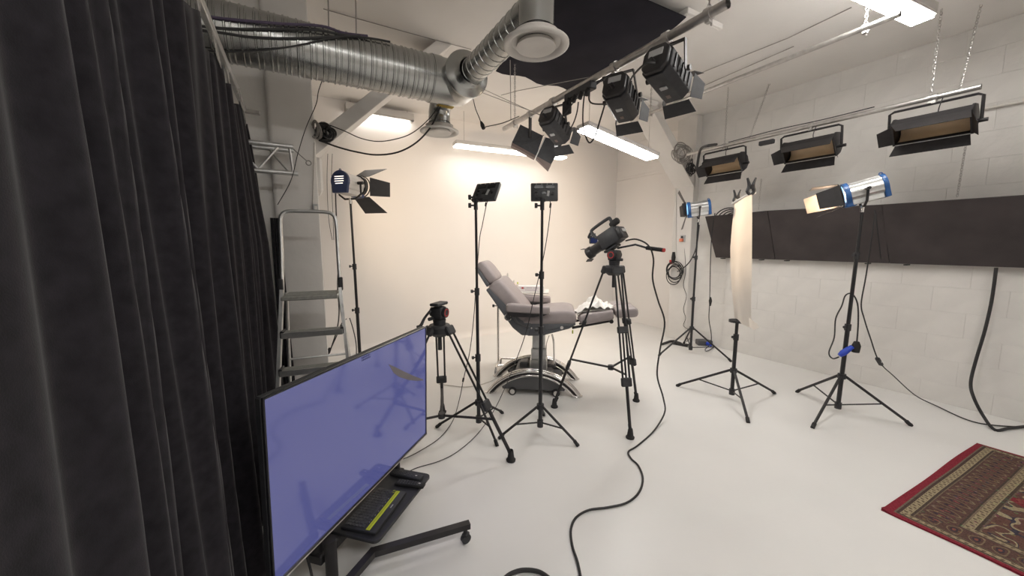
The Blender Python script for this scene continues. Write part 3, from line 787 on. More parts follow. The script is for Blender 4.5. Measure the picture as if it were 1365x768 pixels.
def rugp(i, j, top):
    x = -0.84 + 1.68 * i / nx; y = -1.25 + 2.5 * j / ny
    ed = min(i, nx - i) == 0 or min(j, ny - j) == 0
    zz = 0.009 if top else 0.001
    zz += 0.003 * (1 + math.sin(x * 7 + y * 3)) * (1 if top else 0.2)
    if top and i == 0 and j == ny: zz += 0.012
    xo = 0.008 * math.sin(y * 9) if i in (0, nx) else 0; yo = 0.004 * math.sin(x * 6) if j in (0, ny) else 0
    return (x + xo, y + yo, zz)
for top in (1, 0):
    for i in range(nx + 1):
        for j in range(ny + 1): vsl.append(rugp(i, j, top))
n1 = (nx + 1) * (ny + 1)
for i in range(nx):
    for j in range(ny):
        k = i * (ny + 1) + j; fsl.append((k, k + ny + 1, k + ny + 2, k + 1)); fsl.append((n1 + k, n1 + k + 1, n1 + k + ny + 2, n1 + k + ny + 1))
rim = [i * (ny + 1) for i in range(nx + 1)] + [nx * (ny + 1) + j for j in range(1, ny + 1)] + [i * (ny + 1) + ny for i in range(nx - 1, -1, -1)] + [j for j in range(ny - 1, 0, -1)]
for a_, b_ in zip(rim, rim[1:] + rim[:1]): fsl.append((a_, n1 + a_, n1 + b_, b_))
g.add(vsl, fsl); o = g.build('patterned_rug', 'rug', sm=30)
o.location = rc_; o.rotation_euler = (0, 0, math.radians(-3.2))
tag(o, 'red-bordered oriental rug with curled motifs lying on the white floor', 'rug')

# ================================================================== LIGHT STANDS
def foot_pt(px, py): return at(px, py, Z=0.008)
def light_stand(label, feet, hub, top, pole_z=0.07, rleg=0.0105, rp=0.0155, collars=(0.5, 0.75), lean=(0, 0), group=None, braces=True, topr=None):
    c = sum(feet, Vector()) / 3; c.z = 0
    t = thing('light_stand', label, 'light stand', c, group=group)
    tp_ = Vector((c.x + lean[0], c.y + lean[1], top)); base = Vector((c.x, c.y, pole_z))
    ax = (tp_ - base).normalized()
    hubp = base + ax * (hub - pole_z)
    def pz(z): return base + ax * ((z - pole_z) / ax.z)
    for f in feet:
        d = (Vector((f.x, f.y, 0)) - c).normalized()
        k = hubp + d * 0.028
        lg = MB().tube([k, Vector((f.x, f.y, 0.012))], rleg, 8).build('leg', 'black', t)
        e = Vector((f.x, f.y, 0.012)); MB().cyl(e + (k - e).normalized() * 0.045, e - Vector((0, 0, 0.011)), rleg + 0.004, n=10).build('rubber_foot', 'rubber', lg)
        if braces:
            m_ = k * 0.42 + e * 0.58
            MB().tube([pz(pole_z + 0.025) + d * 0.02, m_], 0.007, 6).build('brace', 'black', t)
    zs = [pole_z] + [pole_z + (top - pole_z) * c_ for c_ in collars] + [top]
    for i in range(len(zs) - 1):
        MB().cyl(pz(zs[i]), pz(zs[i + 1]), rp - 0.0028 * i, n=14).build('pole_section', 'blackgloss', t)
    for i, zc in enumerate(zs[1:-1]):
        r_ = rp - 0.0028 * i
        co_ = MB().cyl(pz(zc - 0.035), pz(zc + 0.025), r_ + 0.007, n=14).build('collar', 'plastic', t)
        kd = -RT * 0.8 - FW * 0.3; kd.z = 0; kd.normalize()
        p = pz(zc); mb = MB(); mb.cyl(p, p + kd * 0.045, 0.006, n=8); mb.cyl(p + kd * 0.035, p + kd * 0.052, 0.014, n=10); mb.build('knob', 'plastic', co_)
    mb = MB(); mb.cyl(hubp - ax * 0.022, hubp + ax * 0.022, rp + 0.014, n=14); mb.build('hub', 'plastic', t)
    MB().cyl(pz(pole_z - 0.015), pz(pole_z + 0.045), rp + 0.009, n=14).build('lower_hub', 'plastic', t)
    return t, tp_

F1 = [foot_pt(581.5, 569), foot_pt(663, 594), foot_pt(670, 550)]
st1, top1 = light_stand('slim black light stand holding the tilted small LED panel', F1, 0.235, 1.965, collars=(0.30, 0.60, ), rp=0.0165, lean=(0.0, 0.01))
F2 = [foot_pt(665, 584), foot_pt(771, 594), foot_pt(725, 553)]
st2, top2 = light_stand('slim black light stand holding the upright small LED panel', F2, 0.235, 1.955, collars=(0.44, 0.68), rp=0.0165)
F3 = [foot_pt(1062, 522), foot_pt(1083, 570), foot_pt(1215, 567)]
st3, top3 = light_stand('black light stand with blue plug tied on, under the lamp with big barn doors', F3, 0.37, 1.90, collars=(0.42, 0.78), lean=(0.06, 0.0), rp=0.018, rleg=0.012)
F4 = [foot_pt(902, 514), foot_pt(997.6, 563), foot_pt(1033, 524)]
st4, top4 = light_stand('black light stand holding up the hanging tracing paper sheet', F4, 0.31, 1.93, collars=(0.32,), rp=0.018, rleg=0.012)
F5 = [foot_pt(878, 474), foot_pt(975, 482), Vector((5.27, 3.66, 0.008))]
st5, top5 = light_stand('black light stand by the column under the blue and silver lamp', F5, 0.38, 1.93, collars=(0.40, 0.72), rp=0.017, rleg=0.012)
cL = Vector((0.50, 4.22, 0))
F6 = [cL + Vector((0.5 * math.cos(a_), 0.5 * math.sin(a_), 0.008)) for a_ in (0.2, 0.2 + 2 * PI / 3, 0.2 + 4 * PI / 3)]
F6 = [cL + (f - cL) * 0.62 for f in F6]
st6, top6 = light_stand('black light stand beside the step ladder under the dark blue lamp', F6, 0.3, 2.03, collars=(0.42, 0.66), rp=0.017, lean=(-0.02, 0))

# ------------------------------------------------------------------ LED panels
def led_panel(corners_px, D, label, top, dD, st, ori=None):
    t = thing('led_panel', label, 'LED light', top)
    P = [at(x, y, D=D + dd) for (x, y), dd in zip(corners_px, dD)]
    cx = (P[0] + P[1] + P[2] + P[3]) / 4
    u = ((P[1] - P[0]) + (P[2] - P[3])).normalized(); v = ((P[0] - P[3]) + (P[1] - P[2])); v = (v - u * v.dot(u)).normalized(); n_ = u.cross(v)
    if n_.dot(FW) > 0: n_ = -n_
    wd = ((P[1] - P[0]).length + (P[2] - P[3]).length) / 2; ht = ((P[0] - P[3]).length + (P[1] - P[2]).length) / 2
    if ori:
        yaw_, tl_, wd, ht = ori; fh = Vector((FW.x, FW.y, 0)).normalized()
        u = (RT * math.cos(yaw_) + fh * math.sin(yaw_)).normalized(); bk = (fh * math.cos(yaw_) - RT * math.sin(yaw_))
        v = Vector((0, 0, 1)) * math.cos(tl_) + bk * math.sin(tl_); n_ = u.cross(v)
        if n_.dot(FW) > 0: n_ = -n_
    mm = Matrix((u, v, n_)).transposed().to_4x4(); mm.translation = cx
    MB(mm).box((0, 0, -0.018), (wd, ht, 0.036), 0.008, seg=2).build('housing', 'ledgrey', t, sm=30)
    MB(mm).box((0, 0, -0.038), (wd - 0.02, ht - 0.02, 0.006), 0.002).build('diffuser_face', 'ledface', t, sm=0)
    for s in (-1, 1):
        MB(mm).box((s * wd * 0.21, ht * 0.27, 0.001), (wd * 0.36, ht * 0.22, 0.008), 0.003).build('battery_slot', 'blackgloss', t, sm=0)
    MB(mm).box((-0.02 * wd, -ht * 0.08, 0.002), (wd * 0.18, ht * 0.16, 0.008), 0.002).build('display', 'blackgloss', t, sm=0)
    MB(mm).box((wd * 0.13, -ht * 0.10, 0.003), (wd * 0.09, ht * 0.30, 0.008), 0.002, RZ(-0.12)).build('label_plate', 'lightgrey', t, sm=0)
    for (kx, ky) in ((-0.3, 0.02), (-0.3, -0.18), (0.3, -0.12)):
        MB(mm).cyl((kx * wd, ky * ht, 0), (kx * wd, ky * ht, 0.014), 0.012, n=12).build('dial', 'black', t)
    for k in range(4): MB(mm).cyl((-0.3 * wd + k * 0.2 * wd, 0.42 * ht, 0), (-0.3 * wd + k * 0.2 * wd, 0.42 * ht, 0.003), 0.004, n=8).build('screw', 'lightgrey', t)
    low = mm @ Vector((0, -ht / 2, -0.018))
    mb = MB(); mb.tube([top + Vector((0, 0, -0.09)), top + Vector((0, 0, 0.0)), (top * 0.4 + low * 0.6), low + Vector((0, 0, 0.01))], 0.017, 10); br = mb.build('swivel_bracket', 'plastic', t)
    kd = -RT.copy(); kd.z = 0
    for dz in (0.01, -0.055):
        p = top + Vector((0, 0, dz)); mb = MB(); mb.cyl(p, p + kd * 0.05, 0.007, n=8); mb.cyl(p + kd * 0.038, p + kd * 0.06, 0.02, n=12); mb.build('clamp_knob', 'plastic', br)
    p = top + RT * 0.05; return mm, wd, ht
dp1 = (top1 - CP).dot(FW); dp2 = (top2 - CP).dot(FW)
mm1, lw1, lh1 = led_panel([(634, 245.5), (667, 244), (659.5, 264.5), (627, 265)], dp1, 'small black LED panel tilted back on the slim stand beside the reclining chair head', top1, (0.07, 0.05, -0.05, -0.03), st1, (math.radians(-28), math.radians(33), 0.225, 0.175))
mm2, lw2, lh2 = led_panel([(709, 244), (745, 243.5), (743, 267.5), (706.5, 267.5)], dp2, 'small black LED panel facing the white cove on the slim stand before the chair seat', top2, (0.0, 0.0, 0.0, 0.0), st2)

# ------------------------------------------------------------------ tungsten lamps on stands
def lamp(name, label, top, fwd, s=1.0, body='alu', cap='blue', door=0.2, open_=0.5, watts=None, rot=0.0, dl=(1, .8, 1, .8), dop=(1, 1, 1, 1), doorm='black', spread=1.0, yokeup=True, color=(1.0, 0.78, 0.55)):
    t = thing(name, label, 'film lamp', top)
    R = 0.085 * s; Lb = 0.10 * s
    piv = top + Vector((0, 0, 0.135 * s)); fr = frame(piv, fwd) @ Matrix.Rotation(rot, 4, 'X')
    mb = MB(fr)
    # body with lengthwise fins
    n = 40; prof2 = []
    for i in range(n):
        a_ = 2 * PI * i / n; rr_ = R * (0.99 if i % 4 < 2 else 0.93)
        prof2.append((rr_ * math.cos(a_), rr_ * math.sin(a_) * 1.0))
    mb.prism(prof2, -Lb, Lb, 'x'); hb = mb.build('housing', body, t, sm=20)
    MB(fr).box((0, 0, -R * 0.95), (2 * Lb * 0.98, R * 1.3, R * 0.5), 0.006).build('lamp_base', body, t, sm=0)
    # rear cap
    pc = [(R * 1.06 * math.cos(a_), R * 1.06 * math.sin(a_)) for a_ in [PI * (-0.15) + PI * 1.3 * k / 16 for k in range(17)]] + [(-R * 0.86, -R * 1.2), (R * 0.86, -R * 1.2)]
    rc = MB(fr).prism(pc, -Lb - 0.03 * s, -Lb, 'x', 0.005).build('rear_cap', cap, t, sm=30)
    for k in range(4):
        MB(fr).box((-Lb - 0.0305 * s, 0, R * (0.42 - 0.23 * k)), (0.004, R * (1.1 if k < 3 else 0.9), R * 0.065), 0.001).build('vent_slot', 'slot', rc, sm=0)
    MB(fr).torus((-Lb - 0.015 * s, 0, R * 1.08), (0, 1, 0), R * 0.12, 0.004 * s, 10, 5).build('hanging_ring', cap, rc)
    # front ring and lens
    MB(fr).lathe([(Lb, R * 1.0), (Lb, R * 1.1), (Lb + 0.035 * s, R * 1.12), (Lb + 0.035 * s, R * 0.9), (Lb + 0.005, R * 0.88)], 32).build('front_ring', cap if cap != 'navy' else 'black', t)
    MB(fr).box((Lb + 0.005 * s, 0, -R * 1.0), (0.07 * s, R * 1.2, R * 0.55), 0.008).build('front_foot', cap, t, sm=0)
    MB(fr).lathe([(Lb + 0.004, R * 0.88), (Lb + 0.015 * s, R * 0.55), (Lb + 0.02 * s, 0)], 32).build('lens', 'lens', t)
    MB(fr).torus((Lb + 0.055 * s, 0, 0), (1, 0, 0), R * 1.16, 0.006 * s, 32, 6).build('accessory_ring', 'black', t)
    e = Lb + 0.06 * s; h = R * 1.05
    for k in range(4):
        ra = Matrix.Rotation(k * PI / 2, 4, 'X'); wide_ = (k % 2 == 0)
        a0 = R * 1.1; ln = door * dl[k] * s; ex = math.cos(open_ * dop[k]) * ln; ez = math.sin(open_ * dop[k]) * ln
        w0, w1_ = (R * 1.0, R * 1.5) if wide_ else (R * 1.0, R * 0.8)
        f2 = fr @ ra
        MB(f2).quad([(e, -w0, a0), (e, w0, a0), (e + ex, w1_, a0 + ez), (e + ex, -w1_, a0 + ez)], 0.003).build('barn_door', doorm if isinstance(doorm, str) else doorm[k], t, sm=0)
    # yoke below
    sd = fr.to_3x3() @ Vector((0, 1, 0))
    if abs(sd.z) > 0.5: sd = Vector((0, 0, 1)).cross(Vector(fwd)).normalized()
    sd.z = 0; sd.normalize(); a1, a2 = piv + sd * (R + 0.03 * s), piv - sd * (R + 0.03 * s)
    dn = Vector((0, 0, -0.135 * s))
    yk = MB().tube([a1, a1 + dn * 0.7, a1 * 0.75 + a2 * 0.25 + dn, a1 * 0.25 + a2 * 0.75 + dn, a2 + dn * 0.7, a2], 0.009 * s, 6).build('yoke', 'black', t)
    for a_, q in ((a1, 1), (a2, -1)): MB().cyl(a_ - sd * 0.03 * q, a_ + sd * 0.03 * q, 0.014 * s, n=10).build('tilt_knob', 'black', yk)
    MB().cyl(top + Vector((0, 0, -0.05)), top + Vector((0, 0, 0.012)), 0.016, n=12).build('spigot', 'chrome', t)
    ld = bpy.data.lights.new('lamp_bulb', 'SPOT'); ld.energy = watts or SPOT_W; ld.color = color; ld.spot_size = math.radians(75 * spread); ld.spot_blend = 0.6; ld.shadow_soft_size = 0.05
    lo = bpy.data.objects.new('lamp_bulb', ld); COL.objects.link(lo); lo.parent = t
    lm = W[t.name].inverted() @ fr @ Matrix.Translation((Lb + 0.03 * s, 0, 0)) @ Matrix.Rotation(-PI / 2, 4, 'Y')
    lo.matrix_local = lm
    return t, fr, R, Lb
lampR = lamp('fresnel_lamp', 'blue and silver film lamp with big barn doors, one coloured as lit, aimed at the tracing paper', top3 + Vector((0, 0, 0.03)), (-0.45, 0.85, -0.27), 1.08, door=0.17, open_=0.18, watts=11, spread=2.0, doorm=['black', 'litdoor', 'black', 'black'], dl=(1, 1.35, 1, 0.95), dop=(1, 2.2, 1, 0.8))
lampB = lamp('fresnel_lamp', 'blue and silver film lamp by the column, open barn doors turned to the wall', top5 + Vector((0, 0, 0.02)), (-0.64, 0.76, -0.13), 1.1, door=0.16, open_=1.2, watts=17, spread=1.7)
lampL = lamp('fresnel_lamp', 'dark blue film lamp with black barn doors beside the left pillar', top6 + Vector((0, 0, 0.03)), (0.70, 0.69, -0.05), 1.15, body='whitemet', cap='navy', door=0.25, open_=0.5, watts=9, spread=1.5)

# ------------------------------------------------------------------ blue plug bundle on the right stand, leads
t = thing('blue_plug', 'blue plug and black connector tied to the stand of the lamp with big barn doors', 'plug', at(1128, 468, D=(top3 - CP).dot(FW)))
dR = (Vector((4.4, 1.37, 0.9)) - CP).dot(FW)
mb = MB(); pA, pB = at(1119, 474, D=dR - 0.035), at(1132, 465, D=dR - 0.05)
mb.tube([pA, pA * 0.6 + pB * 0.4, pB], [0.018, 0.028, 0.024], 12); mb.cyl(pB, pB + (pB - pA).normalized() * 0.03, 0.02, n=10); mb.build('body', 'plugblue', t)
mb = MB(); pC = at(1141, 464, D=dR - 0.05); mb.tube([pC + Vector((0, 0, 0.06)), pC + Vector((0, 0, 0.02)), pC - Vector((0, 0, 0.04))], [0.02, 0.034, 0.028], 10); mb.build('connector', 'rubber', t)
cable('lamp_lead', 'black lead looped over the stand of the lamp with big barn doors', [at(1142, 458, D=dR - 0.05), at(1144, 430, D=dR - 0.05), at(1143, 405, D=dR - 0.05), at(1136, 392, D=dR - 0.05), at(1127, 394, D=dR - 0.05), at(1122, 408, D=dR - 0.05), at(1114, 425, D=dR - 0.05), at(1112, 450, D=dR - 0.05), at(1105, 470, D=dR - 0.05), at(1110, 478, D=dR - 0.05), at(1118, 476, D=dR - 0.04)], 0.006)
dl = dR + 0.12
p = [at(1167, 282, D=dl), at(1160, 330, D=dl), at(1154, 370, D=dl), at(1148, 405, D=dl), at(1152, 425, D=dl), at(1160, 450, D=dl), at(1172, 482, D=dl + 0.1), at(1192, 502, Z=0.22), at(1220, 527, Z=0.06), at(1250, 542, Z=0.012), at(1290, 560, Z=0.008), at(1325, 567, Z=0.008), at(1375, 569, Z=0.008), at(1420, 566, Z=0.008)]
t = thing('lamp_power_lead', 'long black lead with inline switch running from the right lamp to the wall', 'cable', at(1250, 542, Z=0))
MB().tube(p, 0.0055, 6, smooth=6).build('wire', 'cable', t)
sp_ = at(1172, 482, D=dl + 0.1); fr = frame(sp_, p[7] - p[5]); MB(fr).box((0, 0, 0), (0.13, 0.034, 0.03), 0.006).build('inline_switch', 'plastic', t, sm=0)
MB(fr).box((0, -0.018, 0), (0.02, 0.004, 0.012), 0.001).build('rocker', 'lightgrey', t, sm=0)
cable('lamp_tail', 'short black tail hanging from the rear of the lamp with big barn doors', [at(1166, 280, D=dR + 0.1), at(1170, 310, D=dR + 0.1), at(1174, 345, D=dR + 0.12)], 0.005)
cable('wall_lead', 'thick black cable dropping from the foam boards onto the floor by the rug', [at(1328, 357, X=5.47), at(1322, 400, X=5.49), at(1313, 440, X=5.49), at(1301, 480, X=5.47), at(1294, 510, X=5.40), at(1298, 530, X=5.25), at(1311, 555, Z=0.06), at(1326, 573, Z=0.012), at(1345, 571, Z=0.012), at(1375, 568, Z=0.012), at(1420, 567, Z=0.012)], 0.012, n=8)

# ================================================================== TRACING PAPER
D4 = (Vector((3.8, 2.06, 1.5)) - CP).dot(FW)
t = thing('tracing_paper', 'tall white translucent tracing paper sheet clipped above the light stand', 'diffusion sheet', (3.8, 2.06, 1.0))
pTL, pTR = at(979, 271, D=D4 + 0.25), at(1003, 258, D=D4 - 0.16)
rows = [(979, 1002, 271, 259), (975.5, 1002, 300, 292), (973, 1001.5, 330, 328), (973, 1001, 355, 360), (974.5, 1000, 385, 393), (977, 999.5, 410, 420), (978, 1001, 424, 438)]
N = 12; vsl = []; fsl = []
rp_ = []
for i in range(len(rows) - 1):
    for k in range(6):
        u = k / 6; rp_.append([a_ * (1 - u) + b_ * u for a_, b_ in zip(rows[i], rows[i + 1])])
rp_.append(list(rows[-1]))
for ri, (xl, xr, yl, yr) in enumerate(rp_):
    A = at(xl, yl, D=D4 - 0.05); B = at(xr, yr, D=D4 - 0.26)
    for k in range(N + 1):
        u = k / N; q = A * (1 - u) + B * u; vv = ri / len(rp_)
        q += RT * (0.012 * math.sin(u * PI * 2.2 + 0.5) * (0.3 + vv)) + FW * 0.0
        vsl.append(q)
for i in range(len(rp_) - 1):
    for k in range(N): a_ = i * (N + 1) + k; fsl.append((a_, a_ + 1, a_ + N + 2, a_ + N + 1))
mb = MB(); mb.add(vsl, fsl); mb.build('sheet', 'paper', t, sm=180)
B = at(999, 436, D=D4 - 0.26); Cc = at(1012, 437, D=D4 - 0.25); Dd = at(1010, 432, D=D4 - 0.22)
MB().add([B, at(1005, 440, D=D4 - 0.26), Cc, Dd, at(998, 424, D=D4 - 0.26)], [(0, 1, 2, 3, 4)]).build('curled_corner', 'paper', t)
pz4 = Vector((st4.location.x, st4.location.y, 0.815)); MB().cyl(pz4, pz4 + Vector((0, 0, 0.022)), 0.075, n=20).build('collar_plate', 'plastic', st4)
t2 = thing('paper_arm', 'pale tube at the top of the stand carrying the tracing paper and clamps', 'support arm', top4)
a_, b_ = at(977, 272, D=D4 - 0.02), at(1006, 256, D=D4 - 0.25)
mb = MB(); mb.tube([a_, b_], 0.018, 12); mb.build('arm', 'whitemet', t2)
MB().box(top4 - Vector((0, 0, 0.02)), (0.05, 0.05, 0.08), 0.008).build('grip_head', 'plastic', t2, sm=0)
def spring_clamp(p, label, s=1.0):
    t = thing('spring_clamp', label, 'clamp', p, group=None)
    fr = frame(p, RT)
    for sd in (-1, 1):
        MB(fr).tube([(sd * 0.008 * s, 0, -0.05 * s), (sd * 0.03 * s, 0, -0.02 * s), (sd * 0.018 * s, 0, 0.03 * s), (sd * 0.04 * s, 0, 0.10 * s)], [0.012 * s, 0.018 * s, 0.016 * s, 0.009 * s], 8, smooth=3).build('jaw', 'plastic', t)
    MB(fr).cyl((0, -0.02 * s, 0.02 * s), (0, 0.02 * s, 0.02 * s), 0.02 * s, n=12).build('spring', 'black', t)
spring_clamp(at(1001, 252, D=D4 - 0.25), 'large black spring clamp gripping the front corner of the tracing paper', 1.0)
spring_clamp(at(982, 265, D=D4 - 0.04), 'black spring clamp gripping the far corner of the tracing paper', 0.85)

# ================================================================== VIDEO TRIPODS
def video_tripod(label, feet, bowl_z, c=None, spread_z=0.33, clamp_z=0.42, mid=True):
    c = c or sum(feet, Vector()) / 3; c = Vector((c.x, c.y, 0))
    t = thing('video_tripod', label, 'tripod', c)
    apex = Vector((c.x, c.y, bowl_z - 0.03)); mids = []
    for f in feet:
        f = Vector((f.x, f.y, 0.0)); d = (f - c).normalized(); sd = Vector((-d.y, d.x, 0))
        a_ = apex + d * 0.085; e = f + Vector((0, 0, 0.05)); ldir = (e - a_).normalized()
        k1 = a_ + ldir * ((a_.z - clamp_z) / -ldir.z); k0 = a_ + ldir * ((a_.z - (clamp_z + bowl_z) / 2 + 0.06) / -ldir.z)
        lg = MB(); 
        for s in (-1, 1): lg.tube([a_ + sd * 0.03 * s, k1 + sd * 0.03 * s], 0.0085, 8)
        if mid: lg.tube([k0, k1], 0.008, 8)
        L_ = lg.build('leg', 'blackgloss', t)
        MB().tube([k1 - ldir * 0.03, e], 0.0135, 10).build('lower_section', 'black', L_)
        for (kk, hh) in ((k1, 0.075), (k0, 0.06))[:2 if mid else 1]:
            f_ = frame(kk, ldir, sd); MB(f_).box((0, 0, 0), (hh, 0.035, 0.09), 0.008).build('leg_clamp', 'plastic', L_, sm=0)
        f_ = frame(a_, ldir, sd); MB(f_).box((0.01, 0, 0), (0.07, 0.045, 0.095), 0.01).build('shoulder', 'plastic', L_, sm=0)
        mb = MB(); mb.lathe([(0, 0.0), (0, 0.034), (0.012, 0.036), (0.022, 0.026), (0.07, 0.02), (0.085, 0.016)], 16, frame((f.x, f.y, 0.001), (0, 0, 1), (1, 0, 0)))
        mb.cyl((f.x, f.y, 0.02) , Vector((f.x, f.y, 0.105)) - d * 0.035, 0.008, n=8); mb.build('foot', 'rubber', L_)
        ms = a_ + ldir * ((a_.z - spread_z) / -ldir.z); mids.append((ms, d))
    hub = Vector((c.x, c.y, spread_z - 0.05))
    for ms, d in mids: MB().tube([hub, ms], 0.010, 8).build('spreader_arm', 'black', t)
    MB().cyl(hub - Vector((0, 0, 0.02)), hub + Vector((0, 0, 0.02)), 0.028, n=14).build('spreader_hub', 'plastic', t)
    mb = MB(); mb.lathe([(-0.09, 0.05), (-0.06, 0.085), (-0.02, 0.09), (0.0, 0.075), (0.0, 0)], 24, frame((c.x, c.y, bowl_z), (0, 0, 1), (1, 0, 0))); mb.build('bowl', 'plastic', t)
    MB().cyl((c.x, c.y, bowl_z - 0.08), (c.x, c.y, bowl_z - 0.20), 0.016, n=10).build('bowl_screw', 'plastic', t)
    return t, c
def fluid_head(t, c, z, az, tilt=0.0, bar_dir=None, barlen=0.45, redgrip=True):
    """pan-tilt head as parts of its tripod; az = heading of the plate"""
    f = frame((c.x, c.y, z), (math.cos(az), math.sin(az), 0))
    MB(f).cyl((0, 0, 0), (0, 0, 0.045), 0.045, 0.05, n=20).build('head_base', 'plastic', t)
    hb = MB(f).box((0, 0, 0.095), (0.10, 0.085, 0.10), 0.018, seg=2).build('head_body', 'plastic', t, sm=30)
    for s in (-1, 1):
        MB(f).cyl((0, s * 0.04, 0.10), (0, s * 0.065, 0.10), 0.038, n=20).build('drag_dial', 'plastic', hb)
        MB(f).torus((0, s * 0.064, 0.10), (0, 1, 0), 0.027, 0.0045, 20, 6).build('dial_mark', 'red', hb)
    MB(f).box((-0.07, 0.03, 0.06), (0.06, 0.025, 0.025), 0.006).build('lock_lever', 'plastic', hb, sm=0)
    ft = f @ Matrix.Translation((0, 0, 0.115)) @ Matrix.Rotation(tilt, 4, 'Y')
    MB(ft).box((0, 0, 0.05), (0.15, 0.075, 0.022), 0.006).build('camera_plate', 'plastic', t, sm=0)
    return f, ft
FB = [foot_pt(590, 549), foot_pt(681, 613), Vector((0.33, 2.60, 0))]
tB, cB = video_tripod('black video tripod with empty fluid head behind the television', FB, 0.985, spread_z=0.30, clamp_z=0.40, mid=False)
fB, ftB = fluid_head(tB, cB, 0.98, math.radians(40), 0.0)
# wedge plate and short handle of the empty head
hp = ftB @ Vector((0.0, 0, 0.05))
MB().tube([at(574, 414, D=2.72), at(566, 424, D=2.72), at(561, 434, D=2.7), at(556, 436, D=2.68)], [0.010, 0.010, 0.013, 0.011], 8, smooth=4).build('pan_handle', 'plastic', tB)

FA = [foot_pt(840, 583), foot_pt(739, 542), foot_pt(848, 534)]
tA, cA = video_tripod('tall black video tripod carrying the camcorder at the chair foot end', FA, 1.405, c=Vector((2.462, 2.447, 0)), spread_z=0.50, clamp_z=0.44)
azA = math.atan2(0.97, -0.245)
fA, ftA = fluid_head(tA, cA, 1.40, azA, math.radians(30))
DA = (Vector((cA.x, cA.y, 1.5)) - CP).dot(FW)
mb = MB(); h0, h1, h2, h3 = at(823, 331, D=DA - 0.01), at(847, 326, D=DA - 0.1), at(862, 330.5, D=DA - 0.18), at(884, 333.5, D=DA - 0.3)
mb.tube([h0, h1, h2], 0.009, 8); pbx = mb.build('pan_handle', 'plastic', tA)
MB().tube([h2, h3], 0.017, 10).build('grip', 'rubber', pbx)
MB().tube([h3 - (h3 - h2).normalized() * 0.004, h3 + (h3 - h2).normalized() * 0.012], 0.0165, 10).build('grip_end', 'red', pbx)

# camcorder: local +X forward
cc = thing('camcorder', 'black professional camcorder tilted down on the tall tripod', 'video camera', ftA @ Vector((0, 0, 0.065)))
fc = ftA @ Matrix.Translation((0.0, 0, 0.065))
bd = MB(fc).box((-0.03, 0, 0.075), (0.20, 0.12, 0.15), 0.016, seg=2).build('body', 'plastic', cc, sm=30)
MB(fc).box((-0.145, 0, 0.06), (0.05, 0.10, 0.11), 0.01, seg=2).build('battery', 'black', cc, sm=30)
MB(fc).box((-0.172, -0.01, 0.075), (0.006, 0.06, 0.03), 0.002).build('battery_label', 'lightgrey', cc, sm=0)
MB(fc).lathe([(0.06, 0.05), (0.10, 0.052), (0.11, 0.047), (0.19, 0.047), (0.20, 0.056), (0.245, 0.058), (0.245, 0.05), (0.22, 0.045)], 28, Matrix.Translation((0, 0, 0.065))).build('lens_barrel', 'black', cc)
MB(fc).lathe([(0.222, 0.046), (0.228, 0.02), (0.23, 0)], 24, Matrix.Translation((0, 0, 0.065))).build('front_glass', 'blackgloss', cc)
for s in (-1, 1): MB(fc).quad([(0.245, -0.05, 0.065 + s * 0.055), (0.245, 0.05, 0.065 + s * 0.055), (0.28, 0.045, 0.065 + s * 0.066), (0.28, -0.045, 0.065 + s * 0.066)], 0.004).build('lens_hood', 'black', cc, sm=0)
MB(fc).box((-0.02, -0.075, 0.07), (0.13, 0.04, 0.10), 0.016, seg=2).build('hand_grip', 'rubber', cc, sm=30)
MB(fc).tube([(-0.10, 0, 0.14), (-0.105, 0, 0.225), (-0.08, 0, 0.245), (0.09, 0, 0.245), (0.12, 0, 0.225), (0.10, 0, 0.15)], 0.015, 10, smooth=4).build('top_handle', 'plastic', cc)
MB(fc).lathe([(-0.15, 0.022), (-0.14, 0.03), (-0.08, 0.03), (-0.06, 0.02)], 18, Matrix.Translation((-0.03, 0.02, 0.17)), caps=True).build('viewfinder', 'rubber', cc)
for k in range(5): MB(fc).cyl((-0.09 + 0.03 * k, -0.062, 0.13), (-0.09 + 0.03 * k, -0.068, 0.13), 0.007, n=8).build('button', 'key', bd)
mb = MB(fc); mb.tube([(0.115, 0, 0.235), (0.15, -0.01, 0.225), (0.185, -0.02, 0.21)], 0.012, 8); mb.build('monitor_arm', 'plastic', cc)
DM = (fc @ Vector((0.22, -0.03, 0.2)) - CP).dot(FW)
mc = at(791, 320.5, D=DM); fm = frame(mc, -FW * 0.9 + RT * 0.3, (0, 0, 1))
mon = MB(fm).box((0, 0, 0), (0.022, 0.086, 0.064), 0.005).build('monitor', 'plastic', cc, sm=0)
MB(fm).box((0.012, 0, 0), (0.003, 0.072, 0.05), 0.001).build('monitor_screen', 'lcd', mon, sm=0)
MB().tube([fc @ Vector((0.19, -0.02, 0.208)), mc + Vector((0.02, 0, 0.06)), mc + Vector((0, 0, 0.03))], 0.010, 8).build('monitor_hinge', 'plastic', mon)

